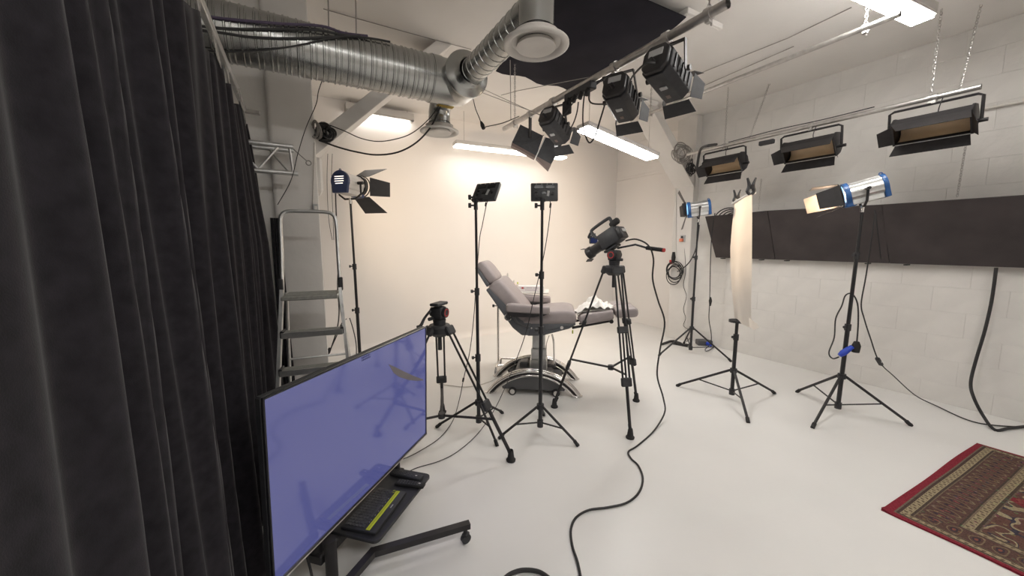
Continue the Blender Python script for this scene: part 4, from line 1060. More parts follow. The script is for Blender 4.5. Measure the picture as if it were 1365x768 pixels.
# ================================================================== TREATMENT CHAIR (local x = towards foot end, y = towards the cove)
aC = math.atan2(-0.592, 0.806)
ch = thing('treatment_chair', 'reclining grey leatherette treatment chair on an arched chrome base', 'treatment chair', (2.22, 3.375, 0), aC)
def cm(): return loc_mb(ch)
def arc_pts(y, r0, z0, x0=-0.49, x1=0.49, top=0.27, n=44):
    R_ = (0.49 ** 2 + top ** 2) / (2 * top); th = math.asin(0.49 / R_)
    return [(R_ * math.sin(-th + 2 * th * i / n) * 1.0, y, z0 + R_ * math.cos(-th + 2 * th * i / n) - (R_ - top)) for i in range(n + 1)]
for y in (-0.25, 0.25):
    P = arc_pts(y, 0, 0.0, top=0.262); n = len(P)
    Q = [(p_[0] * 0.93, p_[2] - 0.055 if p_[2] > 0.06 else p_[2] * 0.1) for p_ in P]
    mb = cm(); mb.prism([(p_[0], p_[2]) for p_ in P] + Q[::-1], y - 0.026, y + 0.026, 'y'); ar = mb.build('base_arch', 'black', ch, sm=30)
    cm().tube([(p_[0], y - 0.03, p_[2] + 0.002) for p_ in P], 0.016, 10).build('arch_trim', 'chrome', ar)
    cm().tube([(p_[0], y + 0.03, p_[2] + 0.002) for p_ in P], 0.016, 10).build('arch_trim', 'chrome', ar)
    cm().tube([(p_[0] * 0.94, y - 0.03, p_[2] - 0.043 if p_[2] > 0.06 else p_[2] * 0.28) for p_ in P], 0.013, 10).build('arch_trim', 'chrome', ar)
    for s in (-1, 1):
        cm().lathe([(0, 0), (0, 0.03), (0.012, 0.03), (0.016, 0.02), (0.016, 0)], 16, W[ch.name].inverted() @ W[ch.name] @ frame((s * 0.49, y, 0.0), (0, 0, 1), (1, 0, 0))).build('arch_foot', 'chrome', ar)
    sk = [(p_[0] * 0.83, p_[2] * 0.86) for p_ in P if p_[2] > 0.085]
    mb = cm(); mb.prism([(a_, b_) for a_, b_ in sk] + [(sk[-1][0] - 0.01, 0.06), (sk[0][0] + 0.01, 0.06)], y - 0.022, y + 0.022, 'y'); mb.build('skirt_panel', 'basegrey', ch, sm=25)
    for x in (-0.22, 0.24):
        wl = cm().cyl((x, y - 0.05, 0.042), (x, y - 0.018, 0.042), 0.04, n=20).build('castor', 'black', ch)
        cm().cyl((x, y - 0.056, 0.042), (x, y - 0.05, 0.042), 0.026, n=16).build('castor_cap', 'whitemet', wl)
mb = cm(); mb.box((0, 0, 0.19), (0.42, 0.5, 0.07), 0.02); mb.box((0, 0, 0.10), (0.62, 0.44, 0.06), 0.02); mb.build('base_body', 'basegrey', ch, sm=0)
cm().box((-0.12, 0.05, 0.245), (0.10, 0.16, 0.07), 0.015).build('motor_box', 'basegrey', ch, sm=0)
cm().box((0.19, 0.06, 0.235), (0.10, 0.14, 0.05), 0.015).build('motor_box', 'basegrey', ch, sm=0)
for (z0, z1, w_) in ((0.17, 0.33, 0.19), (0.33, 0.455, 0.165), (0.455, 0.62, 0.14)):
    cm().box((0.045, 0, (z0 + z1) / 2), (w_, w_ * 1.05, z1 - z0), 0.008).build('lift_column', 'alu', ch, sm=0)
mb = cm(); mb.tube([(0.19, -0.08, 0.62), (0.21, -0.08, 0.52), (0.215, -0.08, 0.33), (0.20, -0.08, 0.28)], 0.010, 8, smooth=4); mb.build('lift_lever', 'chrome', ch)
cm().tube([(0.16, -0.05, 0.6), (0.13, -0.05, 0.5), (0.13, -0.05, 0.36)], 0.003, 5, smooth=4).build('lift_lead', 'cable', ch)
def cushion(prof, y0, y1, nm, m, bev=0.03, par=None, seg=4):
    mb = cm(); mb.prism(prof, y0, y1, 'y', bev, seg=seg); return mb.build(nm, m, par or ch, sm=60)
hw = 0.30
# seat
cushion([(-0.10, 0.69), (-0.14, 0.79), (0.43, 0.79), (0.43, 0.775), (0.37, 0.735), (0.10, 0.655), (-0.06, 0.645)], -hw + 0.01, hw - 0.01, 'seat_shell', 'leatherdark', 0.015)
cushion([(-0.13, 0.765), (-0.10, 0.86), (0.02, 0.895), (0.33, 0.925), (0.415, 0.905), (0.445, 0.84), (0.43, 0.785), (0.2, 0.775)], -hw, hw, 'seat', 'leather', 0.035)
# back (reclined)
cushion([(-0.50, 1.125), (-0.455, 1.155), (-0.10, 0.80), (-0.02, 0.80), (-0.05, 0.655), (-0.12, 0.65), (-0.22, 0.73)], -hw + 0.005, hw - 0.005, 'back_shell', 'leatherdark', 0.015)
cushion([(-0.485, 1.14), (-0.445, 1.19), (-0.375, 1.235), (-0.33, 1.215), (-0.06, 0.90), (-0.06, 0.82), (-0.13, 0.79)], -hw, hw, 'backrest', 'leather', 0.035)
# headrest
cushion([(-0.635, 1.345), (-0.60, 1.37), (-0.47, 1.165), (-0.505, 1.14)], -0.20, 0.20, 'head_shell', 'leatherdark', 0.012)
cushion([(-0.615, 1.36), (-0.595, 1.405), (-0.55, 1.415), (-0.49, 1.365), (-0.405, 1.255), (-0.395, 1.215), (-0.43, 1.19), (-0.475, 1.165)], -0.21, 0.21, 'headrest', 'leather', 0.03)
for s in (-1, 1):
    yo = s * 0.36
    cushion([(-0.27, 0.915), (-0.275, 0.99), (-0.24, 1.0), (0.165, 0.972), (0.168, 0.905), (0.15, 0.90)], yo - 0.055, yo + 0.055, 'armrest', 'leather', 0.018)
    am = cm(); am.prism([(-0.265, 0.915), (0.14, 0.90), (0.10, 0.882), (0.0, 0.868), (-0.20, 0.868), (-0.26, 0.885)], yo - 0.045, yo + 0.045, 'y', 0.006); am.build('armrest_base', 'black', ch, sm=0)
    cm().tube([(-0.20, yo * 0.95, 0.87), (-0.17, yo * 0.9, 0.80), (-0.05, yo * 0.83, 0.74)], 0.014, 8, smooth=4).build('armrest_bracket', 'basegrey', ch)
cm().torus((-0.265, -hw - 0.006, 0.845), (0, 1, 0), 0.033, 0.007, 20, 6).build('release_ring', 'chrome', ch)
cm().cyl((-0.02, -hw - 0.004, 0.735), (-0.02, -hw + 0.02, 0.735), 0.009, n=10).build('pivot_cap', 'chrome', ch)
cm().cyl((0.29, -hw - 0.003, 0.745), (0.29, -hw + 0.03, 0.745), 0.016, n=12).build('socket_cap', 'whitemet', ch)
# leg rests (two separate pads side by side) with foot pads
for s in (-1, 1):
    y0, y1 = (s * 0.152 - 0.138, s * 0.152 + 0.138)
    cushion([(0.46, 0.80), (0.47, 0.86), (0.52, 0.885), (0.78, 0.935), (0.80, 0.925), (0.815, 0.86), (0.80, 0.835), (0.52, 0.775)], y0, y1, 'leg_rest', 'leather', 0.028)
    cushion([(0.83, 0.855), (0.82, 0.925), (0.845, 0.945), (1.02, 0.965), (1.045, 0.945), (1.05, 0.885), (1.02, 0.865)], y0, y1, 'foot_pad', 'leather', 0.025)
    mb = cm(); mb.tube([(0.40, s * 0.152, 0.715), (0.80, s * 0.152, 0.80)], 0.014, 8); mb.cyl((0.80, s * 0.152 - 0.04, 0.80), (0.80, s * 0.152 + 0.04, 0.80), 0.022, n=12); mb.box((0.62, s * 0.152, 0.79), (0.3, 0.05, 0.012), 0.003, RY(-0.2)); mb.build('leg_rest_bar', 'black', ch)
cm().cyl((0.405, -0.2, 0.70), (0.405, -0.2, 0.665), 0.007, n=8).build('release_knob', 'lime', ch)

# towel on the leg rests
g = MB(W[ch.name].copy()); vsl = []; fsl = []; n = 22
rnd = random.Random(3)
bx = [(rnd.uniform(0.1, 0.9), rnd.uniform(0.1, 0.9), rnd.uniform(0.06, 0.16), rnd.uniform(0.02, 0.06)) for _ in range(14)]
for lay in (1, 0):
    for i in range(n + 1):
        for j in range(n + 1):
            u, v = i / n, j / n
            x = 0.44 + 0.36 * u + 0.02 * math.sin(v * 7); y = -0.22 + 0.34 * v + 0.03 * math.sin(u * 6)
            base = 0.895 + max(0, min(0.07, (x - 0.52) * 0.19))
            if x < 0.50: base -= (0.50 - x) * 0.7
            hgt = sum(h_ * math.exp(-((u - a_) ** 2 + (v - b_) ** 2) / (2 * r_ * r_)) for a_, b_, r_, h_ in bx) * math.sin(PI * min(1, max(0.0, 0.12 + u))) ** 0.5
            vsl.append((x, y, base + (0.012 + 0.75 * hgt + 0.012 * math.sin(u * 31 + v * 17) if lay else 0.0)))
for lay in (0, 1):
    o_ = lay * (n + 1) ** 2
    for i in range(n):
        for j in range(n): k = o_ + i * (n + 1) + j; fsl.append((k, k + n + 1, k + n + 2, k + 1))
g.add(vsl, fsl); tag(g.build('towel', 'white', sm=180), 'crumpled white towel lying on the leg rest of the treatment chair', 'towel')

# side table behind the chair with bottles and carton
CM = W[ch.name]
st = thing('side_table', 'chrome side table on castors standing behind the treatment chair', 'side table', CM @ Vector((-0.30, 0.55, 0)), aC)
def sm2(): return MB(CM.copy())
def lp(px, py, y):   # photo pixel on the chair's lengthwise plane at lateral offset y
    d = FW + RT * ((px - 682.5) / FPX) - UP * ((py - 384) / FPX)
    lat = Vector((0.592, 0.806, 0)); o_ = Vector((2.22, 3.375, 0)) + lat * y
    q = CP + d * (o_.dot(lat) / d.dot(lat)); return CM.inverted() @ q
YT = 0.52
pt_ = lp(664, 440, YT); xt = pt_.x
sm2().cyl((xt, YT, 0.085), (xt, YT, 0.86), 0.014, n=12).build('post', 'chrome', st)
sm2().cyl((xt, YT, 0.70), (xt, YT, 0.98), 0.011, n=12).build('inner_post', 'chrome', st)
mb = sm2(); mb.cyl((xt, YT, 0.82), (xt - 0.05, YT, 0.82), 0.006, n=8); mb.cyl((xt - 0.045, YT, 0.82), (xt - 0.07, YT, 0.82), 0.018, n=10); mb.build('height_knob', 'plastic', st)
mb = sm2(); mb.tube([(xt, YT - 0.2, 0.08), (xt, YT + 0.2, 0.08)], 0.013, 8); mb.tube([(xt, YT + 0.18, 0.08), (xt + 0.5, YT + 0.18, 0.08)], 0.013, 8); mb.tube([(xt, YT - 0.12, 0.08), (xt + 0.5, YT - 0.0, 0.08)], 0.013, 8); mb.build('base_frame', 'chrome', st)
for (x, y) in ((xt, YT - 0.2), (xt, YT + 0.2), (xt + 0.5, YT + 0.18), (xt + 0.5, YT)):
    mb = sm2(); mb.cyl((x - 0.012, y, 0.034), (x + 0.012, y, 0.034), 0.033, n=16); mb.cyl((x, y, 0.03), (x, y, 0.085), 0.008, n=8); mb.build('castor', 'lightgrey', st)
ty = lp(690, 388, YT).z
sm2().box((xt + 0.31, YT, ty), (0.66, 0.36, 0.016), 0.005).build('tray', 'whitemet', st, sm=0)
pbx = lp(708, 388, YT - 0.05)
bx_ = thing('carton', 'low white carton with mauve print on the side table', 'carton', CM @ Vector((pbx.x, YT - 0.05, ty + 0.008)), aC)
hbx = 0.065
sm2().box((pbx.x, YT - 0.05, ty + 0.009 + hbx / 2), (0.32, 0.12, hbx), 0.003).build('box', 'paperbox', bx_, sm=0)
for (dx, dz, l_) in ((-0.1, 0.01, 0.06), (-0.02, 0.012, 0.07), (0.06, 0.012, 0.06), (0.0, -0.014, 0.14)):
    sm2().box((pbx.x + dx, YT - 0.1105, ty + 0.009 + hbx / 2 + dz), (l_, 0.002, 0.006), 0.0).build('print_line', 'mauve', bx_, sm=0)
sm2().box((pbx.x - 0.10, YT - 0.1105, ty + 0.009 + hbx / 2 + 0.01), (0.025, 0.002, 0.022), 0.0).build('print_mark', 'red', bx_, sm=0)
def bottle(px, y, r, h, label, m, capm, liquid=None):
    x = lp(px, 388, y).x; o_ = CM @ Vector((x, y, ty + 0.008))
    t = thing('bottle', label, 'bottle', o_, aC)
    f = frame(o_, (0, 0, 1), (1, 0, 0))
    MB().lathe([(0.001, 0), (0.001, r), (h * 0.6, r), (h * 0.68, r * 0.75), (h * 0.72, r * 0.4), (h * 0.76, r * 0.4)], 16, f).build('body', m, t)
    if liquid: MB().lathe([(0.03, r * 1.015), (h * 0.42, r * 1.015)], 16, f).build('label_band', liquid, t)
    MB().lathe([(h * 0.76, 0), (h * 0.76, r * 0.5), (h * 0.9, r * 0.45), (h, r * 0.15), (h, 0)], 12, f).build('cap', capm, t)
bottle(677, YT, 0.028, 0.22, 'clear bottle with pink band on the side table', 'clear', 'whitemet', 'pink')
bottle(685, YT - 0.01, 0.027, 0.13, 'cream coloured squat bottle on the side table', 'cream', 'whitemet')
bottle(690, YT + 0.06, 0.018, 0.10, 'small lime capped bottle on the side table', 'clear', 'lime')

# ================================================================== LADDER
ld = thing('step_ladder', 'aluminium step ladder with hoop handle beside the black curtain', 'ladder', (0.06, 3.1, 0), math.radians(-8))
def lm_(): return loc_mb(ld)
ytop = 0.10                       # front frame leans away: y = k*z (local +y away from the camera)
kf = 0.22
def hwid(z): return 0.265 - 0.075 * (z / 1.25) if z < 1.25 else 0.19
for s in (-1, 1):
    mb = lm_()
    a_ = Vector((s * hwid(0.02), -0.30, 0.02)); b_ = Vector((s * hwid(1.27), -0.30 + kf * 1.25, 1.27)); f = frame((a_ + b_) / 2, b_ - a_, (0, 1, 0))
    mb.add(*boxvf((b_ - a_).length, 0.022, 0.055), f); r_ = mb.build('front_rail', 'alu', ld, sm=0)
    lm_().box((s * hwid(0.02), -0.30, 0.018), (0.032, 0.065, 0.036), 0.006).build('rubber_foot', 'rubber', r_, sm=0)
    mb = lm_(); a2 = Vector((s * (hwid(0) + 0.0), 0.36, 0.02)); b2 = Vector((s * 0.175, 0.03, 1.24)); mb.tube([a2, b2], 0.013, 8); r2 = mb.build('rear_leg', 'alu', ld)
    lm_().box((a2.x, a2.y, 0.018), (0.035, 0.04, 0.036), 0.006).build('rubber_foot', 'rubber', r2, sm=0)
    lm_().box((s * 0.195, -0.02, 1.30), (0.03, 0.05, 0.10), 0.006).build('hinge', 'plastic', ld, sm=0)
lm_().tube([(-0.255, 0.305, 0.22), (0.255, 0.305, 0.22)], 0.01, 8).build('rear_brace', 'alu', ld); lm_().tube([(-0.215, 0.175, 0.7), (0.215, 0.175, 0.7)], 0.009, 8).build('rear_brace', 'alu', ld)
mb = lm_(); yb = -0.02
mb.tube([(-0.19, yb, 1.25), (-0.185, yb + 0.05, 1.55), (-0.182, yb + 0.07, 1.76), (-0.165, yb + 0.075, 1.815), (-0.12, yb + 0.08, 1.835), (0.0, yb + 0.08, 1.838), (0.12, yb + 0.08, 1.835), (0.165, yb + 0.075, 1.815), (0.182, yb + 0.07, 1.76), (0.185, yb + 0.05, 1.55), (0.19, yb, 1.25)], 0.0135, 10, smooth=4); mb.build('hoop_handle', 'alu', ld)
for i, z in enumerate((0.20, 0.455, 0.71, 0.965)):
    y = -0.30 + kf * z; w_ = hwid(z) - 0.01
    sp2 = lm_().box((0, y + 0.0, z), (2 * w_, 0.09, 0.022), 0.003).build('step', 'alumatte', ld, sm=0)
    lm_().box((0, y - 0.048, z - 0.008), (2 * w_, 0.008, 0.042), 0.002).build('step_nosing', 'alu', sp2, sm=0)
    mb = lm_()
    for k in range(6): mb.box((0, y - 0.032 + k * 0.013, z + 0.012), (2 * w_ - 0.02, 0.005, 0.004))
    mb.build('step_ribs', 'alumatte', sp2, sm=0)
    for s in (-1, 1): lm_().box((s * (w_ - 0.005), y, z), (0.022, 0.098, 0.05), 0.004).build('step_bracket', 'plastic', sp2, sm=0)
pf = lm_().box((0, -0.02, 1.22), (0.36, 0.26, 0.03), 0.006).build('platform', 'alumatte', ld, sm=0)
mb = lm_()
for k in range(12): mb.box((0, -0.13 + k * 0.02, 1.238), (0.33, 0.007, 0.006))
mb.build('platform_ribs', 'alumatte', pf, sm=0)

# ================================================================== TRUSS STUB
ts = thing('truss_section', 'short aluminium lattice truss jutting from behind the curtain', 'truss', (-0.2, 3.45, 2.15))
for z, dx in ((2.345, 0.0), (2.145, 0.02)):
    MB().cyl((-0.62, 3.42, z), (0.0 + dx, 3.42, z), 0.018, n=14).build('chord', 'alu', ts)
MB().cyl((-0.62, 3.56, 2.345), (0.0, 3.56, 2.345), 0.018, n=14).build('chord', 'alu', ts)
for (xa, za, xb, zb, ya, yb_) in ((-0.10, 2.335, -0.24, 2.155, 3.42, 3.42), (-0.16, 2.33, -0.05, 2.16, 3.56, 3.42), (-0.028, 2.335, -0.015, 2.155, 3.42, 3.42), (-0.24, 2.155, -0.38, 2.335, 3.42, 3.42)):
    MB().cyl((xa, ya, za), (xb, yb_, zb), 0.008, n=8).build('diagonal', 'alu', ts)
MB().cyl((-0.03, 3.42, 2.345), (-0.03, 3.56, 2.345), 0.008, n=8).build('diagonal', 'alu', ts)
mb = MB(); mb.torus((0.10, 3.5, 2.25), (0, 1, 0), 0.018, 0.005, 14, 6); mb.tube([(0.0, 3.5, 2.345), (0.09, 3.5, 2.262)], 0.004, 6); tag(mb.build('rope_hook', 'wire'), 'steel eye hook on a cord between truss end and pillar', 'hook')
mb = MB(); mb.box((0.135, 3.655, 1.905), (0.045, 0.05, 0.07), 0.006); t = thing('switch_box', 'small grey switch box on the pillar above the ladder hoop', 'switch box', (0.13, 3.67, 1.9)); mb.build('case', 'lightgrey', t, sm=0); MB().box((0.135, 3.628, 1.905), (0.02, 0.006, 0.03), 0.002).build('switch', 'whitemet', t, sm=0)

# ================================================================== TELEVISION ON TROLLEY
aT = 0.784
TW, TH = 1.235, 0.79
uT = Vector((math.cos(aT), math.sin(aT), 0)); nT = Vector((math.sin(aT), -math.cos(aT), 0))
trc = Vector((0.711, 2.462, 1.036)); tcn = trc - uT * TW / 2 - Vector((0, 0, TH / 2))
FT = Matrix((uT, -nT, Vector((0, 0, 1)))).transposed().to_4x4(); FT.translation = tcn    # local x along, y away from viewer, z up
tilt = Matrix.Rotation(0.029, 4, 'X')
FT = FT @ tilt
tv = thing('television', 'large flat television showing a plain blue picture', 'television', (tcn.x, tcn.y, tcn.z - TH / 2), aT)
MB(FT).box((0, 0.022, 0), (TW, 0.034, TH), 0.006).build('back_housing', 'plastic', tv, sm=0)
mb = MB(FT); bz = 0.009
mb.box((0, 0.001, TH / 2 - bz / 2), (TW, 0.012, bz), 0.002); mb.box((0, 0.001, -TH / 2 + 0.009), (TW, 0.014, 0.018), 0.002)
for s in (-1, 1): mb.box((s * (TW / 2 - bz / 2), 0.001, 0), (bz, 0.012, TH), 0.002)
bz_ = mb.build('bezel', 'blackgloss', tv, sm=0)
MB(FT).box((0, -0.0055, -TH / 2 + 0.004), (TW, 0.003, 0.007), 0.001).build('bezel_strip', 'steel', bz_, sm=0)
scn = MB(FT).box((0, 0.003, 0.004), (TW - 0.016, 0.006, TH - 0.024)).build('screen', 'screen', tv, sm=0)
# curved grey shape of the picture and a tiny dark caption block
def scr_pt(px, py):
    d = FW + RT * ((px - 682.5) / FPX) - UP * ((py - 384) / FPX); n_ = FT.to_3x3() @ Vector((0, 1, 0)); k = (tcn - n_ * 0.0008 - CP).dot(n_) / d.dot(n_); return CP + d * k
cres = [(518, 485.5), (528, 490), (540, 496), (552, 501.5), (564, 506)] + [(564, 507.2), (556, 507.8), (545, 506.8), (533, 503), (525, 497.5)]
m_gray = mat('picture grey', (0.05, 0.045, 0.045), 0.15, emit=(0.5, 0.42, 0.42), es=0.028)
MB().quad([scr_pt(*p_) for p_ in cres], 0.0008).build('picture_shape', m_gray, scn, sm=0)
m_txt = mat('picture mark', (0.02, 0.02, 0.04), 0.3)
mb = MB()
for r_ in range(2):
    for k in range(5):
        cxp, cyp = 483.0 + 2.35 * k + r_ * 0.5, 477.6 - 1.1 * k + r_ * 3.1
        for (ax_, ay_, bx2, by2) in ((-0.8, -1.0, -0.8, 1.1), (-0.8, -1.0, 0.8, -1.4), (-0.8, 0.1, 0.7, -0.3), (0.8, -1.4, 0.7, 0.4)):
            mb.tube([scr_pt(cxp + ax_, cyp + ay_), scr_pt(cxp + bx2, cyp + by2)], 0.0009, 4)
mb.build('picture_mark', m_txt, scn, sm=0)

tr = thing('tv_trolley', 'black wheeled television trolley with shelf and splayed legs', 'TV trolley', (tcn.x, tcn.y, 0), aT)
SZ = 0.17
def T(u, n_, z): return Vector((tcn.x, tcn.y, 0)) + uT * u + nT * n_ + Vector((0, 0, z))
FS = Matrix((uT, -nT, Vector((0, 0, 1)))).transposed().to_4x4(); FS.translation = Vector((tcn.x, tcn.y, 0))
s0 = at(577, 632, Z=SZ); s1 = at(500, 722, Z=SZ)
us0 = (s0 - T(0, 0, 0)).dot(uT); us1 = (s1 - T(0, 0, 0)).dot(uT); ns = ((s0 - T(0, 0, 0)).dot(nT) + (s1 - T(0, 0, 0)).dot(nT)) / 2
poly = []; r = 0.03
for cx, cy, a0 in ((us0 - r, 0.16 - r, 0), (us1 + r, 0.16 - r, PI / 2), (us1 + r, -ns + r, PI), (us0 - r, -ns + r, 1.5 * PI)):
    for k in range(5): poly.append((cx + r * math.cos(a0 + k * PI / 8), cy + r * math.sin(a0 + k * PI / 8)))
MB(FS).prism(poly, SZ - 0.02, SZ - 0.002, 'z', 0.003, seg=1).build('shelf', 'plastic', tr, sm=30)
for s in (-1, 1):
    MB(FS).cyl((s * 0.33, 0.075, 0.11), (s * 0.33, 0.075, 0.98), 0.026, n=18).build('column', 'black', tr)
for s in (-1,): MB(FS).cyl((s * 0.33, 0.0, 0.03), (s * 0.33, 0.0, 0.225), 0.027, n=18).build('column_foot', 'black', tr)
MB(FS).box((0, 0.055, 0.70), (0.78, 0.02, 0.10), 0.004).build('mount_plate', 'black', tr, sm=0)
MB(FS).box((0, 0.055, 0.50), (0.70, 0.02, 0.06), 0.004).build('mount_plate', 'black', tr, sm=0)
MB(FS).box((0, 0.075, 0.125), (0.72, 0.09, 0.05), 0.006).build('base_beam', 'black', tr, sm=0)
jA = at(497, 733, Z=0.125)
cA2 = at(623, 700, Z=0.10)
jl = (FS.inverted() @ jA); cl = (FS.inverted() @ cA2)
def leg(pts, m_='black'):
    mb = MB(FS)
    for p_, q_ in zip(pts, pts[1:]):
        p_, q_ = Vector(p_), Vector(q_); f = frame((p_ + q_) / 2, q_ - p_); mb.add(*boxvf((q_ - p_).length + 0.025, 0.036, 0.03), f)
    lg = mb.build('leg', m_, tr, sm=0)
    e = Vector(pts[-1]); d_ = (Vector(pts[-1]) - Vector(pts[-2])).normalized()
    e = e - d_ * 0.01
    mb = MB(FS); ax2 = Vector((0.6, 0.8, 0))
    mb.cyl(Vector((e.x, e.y, 0.027)) - ax2 * 0.012, Vector((e.x, e.y, 0.027)) + ax2 * 0.012, 0.026, n=18); mb.cyl((e.x, e.y, 0.03), (e.x, e.y, 0.085), 0.010, n=8); mb.box((e.x, e.y, 0.05), (0.035, 0.035, 0.02), 0.006)
    mb.build('castor', 'plastic', lg)
rt_ = FS.inverted() @ at(446, 796, Z=0.105)
leg([(rt_.x, rt_.y, 0.105), (jl.x, jl.y, 0.11), (cl.x, cl.y, 0.10)])
leg([(rt_.x, rt_.y, 0.105), (-0.62, -0.42, 0.10)])
leg([(0.25, 0.09, 0.105), (0.42, 0.30, 0.10)]); leg([(-0.20, 0.09, 0.105), (-0.28, 0.27, 0.10)])
cable('trolley_lead', 'black cable hanging down beside the trolley column under the television', [T(-0.41, -0.07, 0.24), T(-0.42, -0.03, 0.14), T(-0.44, 0.0, 0.05), T(-0.50, 0.05, 0.008)], 0.006)

# keyboard on the shelf
k0 = at(490, 708, Z=SZ + 0.012); k1 = at(531, 656, Z=SZ + 0.012)
uk = (k1 - k0); uk.z = 0; LK = uk.length; uk.normalize(); nk = Vector((uk.y, -uk.x, 0))
FK = Matrix((uk, -nk, Vector((0, 0, 1)))).transposed().to_4x4(); FK.translation = Vector(((k0.x + k1.x) / 2, (k0.y + k1.y) / 2, SZ - 0.001))
kb = thing('keyboard', 'black wireless keyboard with a lime green slot on the trolley shelf', 'keyboard', FK.translation, math.atan2(uk.y, uk.x))
KW = LK * 1.06
MB(FK).box((0, 0.05, 0.009), (KW, 0.195, 0.018), 0.005, seg=2).build('body', 'plastic', kb, sm=30)
MB(FK).box((0, 0.0, 0.0185), (LK, 0.022, 0.003), 0.0012).build('tablet_slot', 'lime', kb, sm=0)
MB(FK).box((0, 0.0, 0.0195), (LK - 0.012, 0.008, 0.003), 0.0005).build('slot_groove', mat('lime groove', (0.36, 0.41, 0.02), 0.5), kb, sm=0)
MB(FK).torus((LK * 0.47, 0.022, 0.019), (0, 0, 1), 0.009, 0.0014, 20, 5).build('dial', 'lime', kb)
mb = MB(FK); pitch = (KW - 0.03) / 15
for r_ in range(6):
    y = 0.034 + r_ * pitch * 0.98; x = -KW / 2 + 0.015
    row_ = [1] * 15 if r_ != 0 else [1.3, 1.2, 1.2, 5.2, 1.2, 1.2, 1, 1, 1.7]
    if r_ == 5: row_ = [1] * 14
    for w_ in row_: mb.box((x + w_ * pitch / 2, y, 0.0205), (w_ * pitch - 0.003, pitch * 0.82, 0.005), 0.001); x += w_ * pitch
ky = mb.build('keys', 'key', kb, sm=0); ky['kind'] = 'stuff'
mb = MB(FK)
for x in (-0.1, -0.085, -0.05, -0.02, 0.02, 0.05, 0.08): mb.box((x * LK / 0.3, 0.021, 0.0188), (0.006, 0.002, 0.001))
mb.build('print_marks', 'lightgrey', kb, sm=0)
MB(FK).box((0.03, -0.028, 0.0183), (0.026, 0.005, 0.001)).build('print_plate', 'lightgrey', kb, sm=0)
def remote(px0, py0, px1, py1, wid, label, m):
    a_ = at(px0, py0, Z=SZ + 0.01); b_ = at(px1, py1, Z=SZ + 0.01); d_ = b_ - a_; d_.z = 0; L_ = d_.length
    f = frame(((a_.x + b_.x) / 2, (a_.y + b_.y) / 2, SZ - 0.001), d_)
    t = thing('remote_control', label, 'remote control', f.translation)
    MB(f).box((0, 0, 0.011), (L_, wid, 0.02), 0.007, seg=2).build('case', m, t, sm=30)
    mb = MB(f)
    for i in range(9):
        for j in range(3): mb.box((-L_ * 0.4 + i * L_ * 0.095, (j - 1) * wid * 0.26, 0.0215), (L_ * 0.05, wid * 0.16, 0.003), 0.001)
    o_ = mb.build('buttons', 'key', t, sm=0); o_['kind'] = 'stuff'
    MB(f).box((L_ * 0.33, 0, 0.0225), (0.012, 0.006, 0.002)).build('power_mark', 'whitemet', t, sm=0)
remote(522, 629, 562, 638, 0.05, 'slim black remote control with pale buttons lying across the shelf end', 'plastic')
remote(528, 643, 566, 647.5, 0.045, 'plain black remote control lying beside the keyboard', 'rubber')

# ================================================================== CABLES ON THE FLOOR
z0 = 0.008
pc_ = [at(834, 321, D=DA - 0.12), at(848, 319, D=DA - 0.18), at(864, 327, D=DA - 0.24), at(871, 345, D=DA - 0.22), at(870, 372, D=DA - 0.2), at(877, 400, D=DA - 0.2), at(886, 430, D=DA - 0.2), at(880, 465, D=DA - 0.2), at(876, 500, D=DA - 0.2), at(884, 530, D=DA - 0.22), at(886, 550, Z=0.07), at(872, 574, Z=0.012)] + [at(x, y, Z=z0) for x, y in ((850, 594), (838, 602), (841, 611), (851, 621), (857, 638), (852, 656), (836, 670), (810, 676.5), (785, 680), (768, 690), (761, 706), (763, 728), (770, 750), (774, 775), (770, 800))]
cable('camera_cable', 'black cable hanging from the camcorder and snaking over the floor', pc_, 0.0068, n=8)
cable('floor_cable', 'short arc of thick black cable on the floor before the trolley', [at(x, y, Z=0.012) for x, y in ((655, 800), (672, 772), (688, 762), (705, 760), (722, 764), (738, 778), (745, 800))], 0.010, n=8)
d1 = dp1
p = [mm1 @ Vector((lw1 * 0.2, -lh1 / 2, -0.015)), at(648, 275, D=d1 - 0.03), at(643, 300, D=d1 - 0.02), at(639, 322, D=d1 - 0.03), at(634, 390, D=d1 - 0.04), at(631, 430, D=d1 - 0.05), at(626, 470, D=d1 - 0.08), at(618, 505, D=d1 - 0.1), at(613, 530, Z=0.13), at(604, 560, Z=0.02), at(587, 583, Z=z0), at(562, 600, Z=z0), at(540, 611, Z=z0), at(515, 618, Z=z0)]
t = thing('panel_lead', 'thin black lead from the tilted LED panel down to the floor', 'cable', at(600, 572, Z=0))
MB().tube(p, 0.0035, 5, smooth=6).build('wire', 'cable', t); MB().cyl(at(648, 270, D=d1 - 0.03), at(647.2, 275, D=d1 - 0.03), 0.008, n=8).build('inline_plug', 'cable', t); MB().cyl(at(618, 504, D=d1 - 0.1), at(617, 509, D=d1 - 0.1), 0.008, n=8).build('inline_switch', 'cable', t)
d2 = dp2
p = [mm2 @ Vector((lw2 * 0.2, -lh2 / 2, -0.015)), at(734, 276, D=d2 - 0.03), at(730, 310, D=d2 - 0.03), at(724, 345, D=d2 - 0.03), at(718, 370, D=d2 - 0.03), at(711, 400, D=d2 - 0.02), at(702, 440, D=d2 + 0.02), at(690, 475, D=d2 + 0.05), at(674, 515, Z=0.24), at(658, 548, Z=0.05), at(637, 578, Z=z0), at(610, 602, Z=z0), at(585, 615, Z=z0), at(555, 624, Z=z0), at(540, 632, Z=z0)]
t = thing('panel_lead', 'thin black lead from the upright LED panel down to the floor', 'cable', at(640, 575, Z=0))
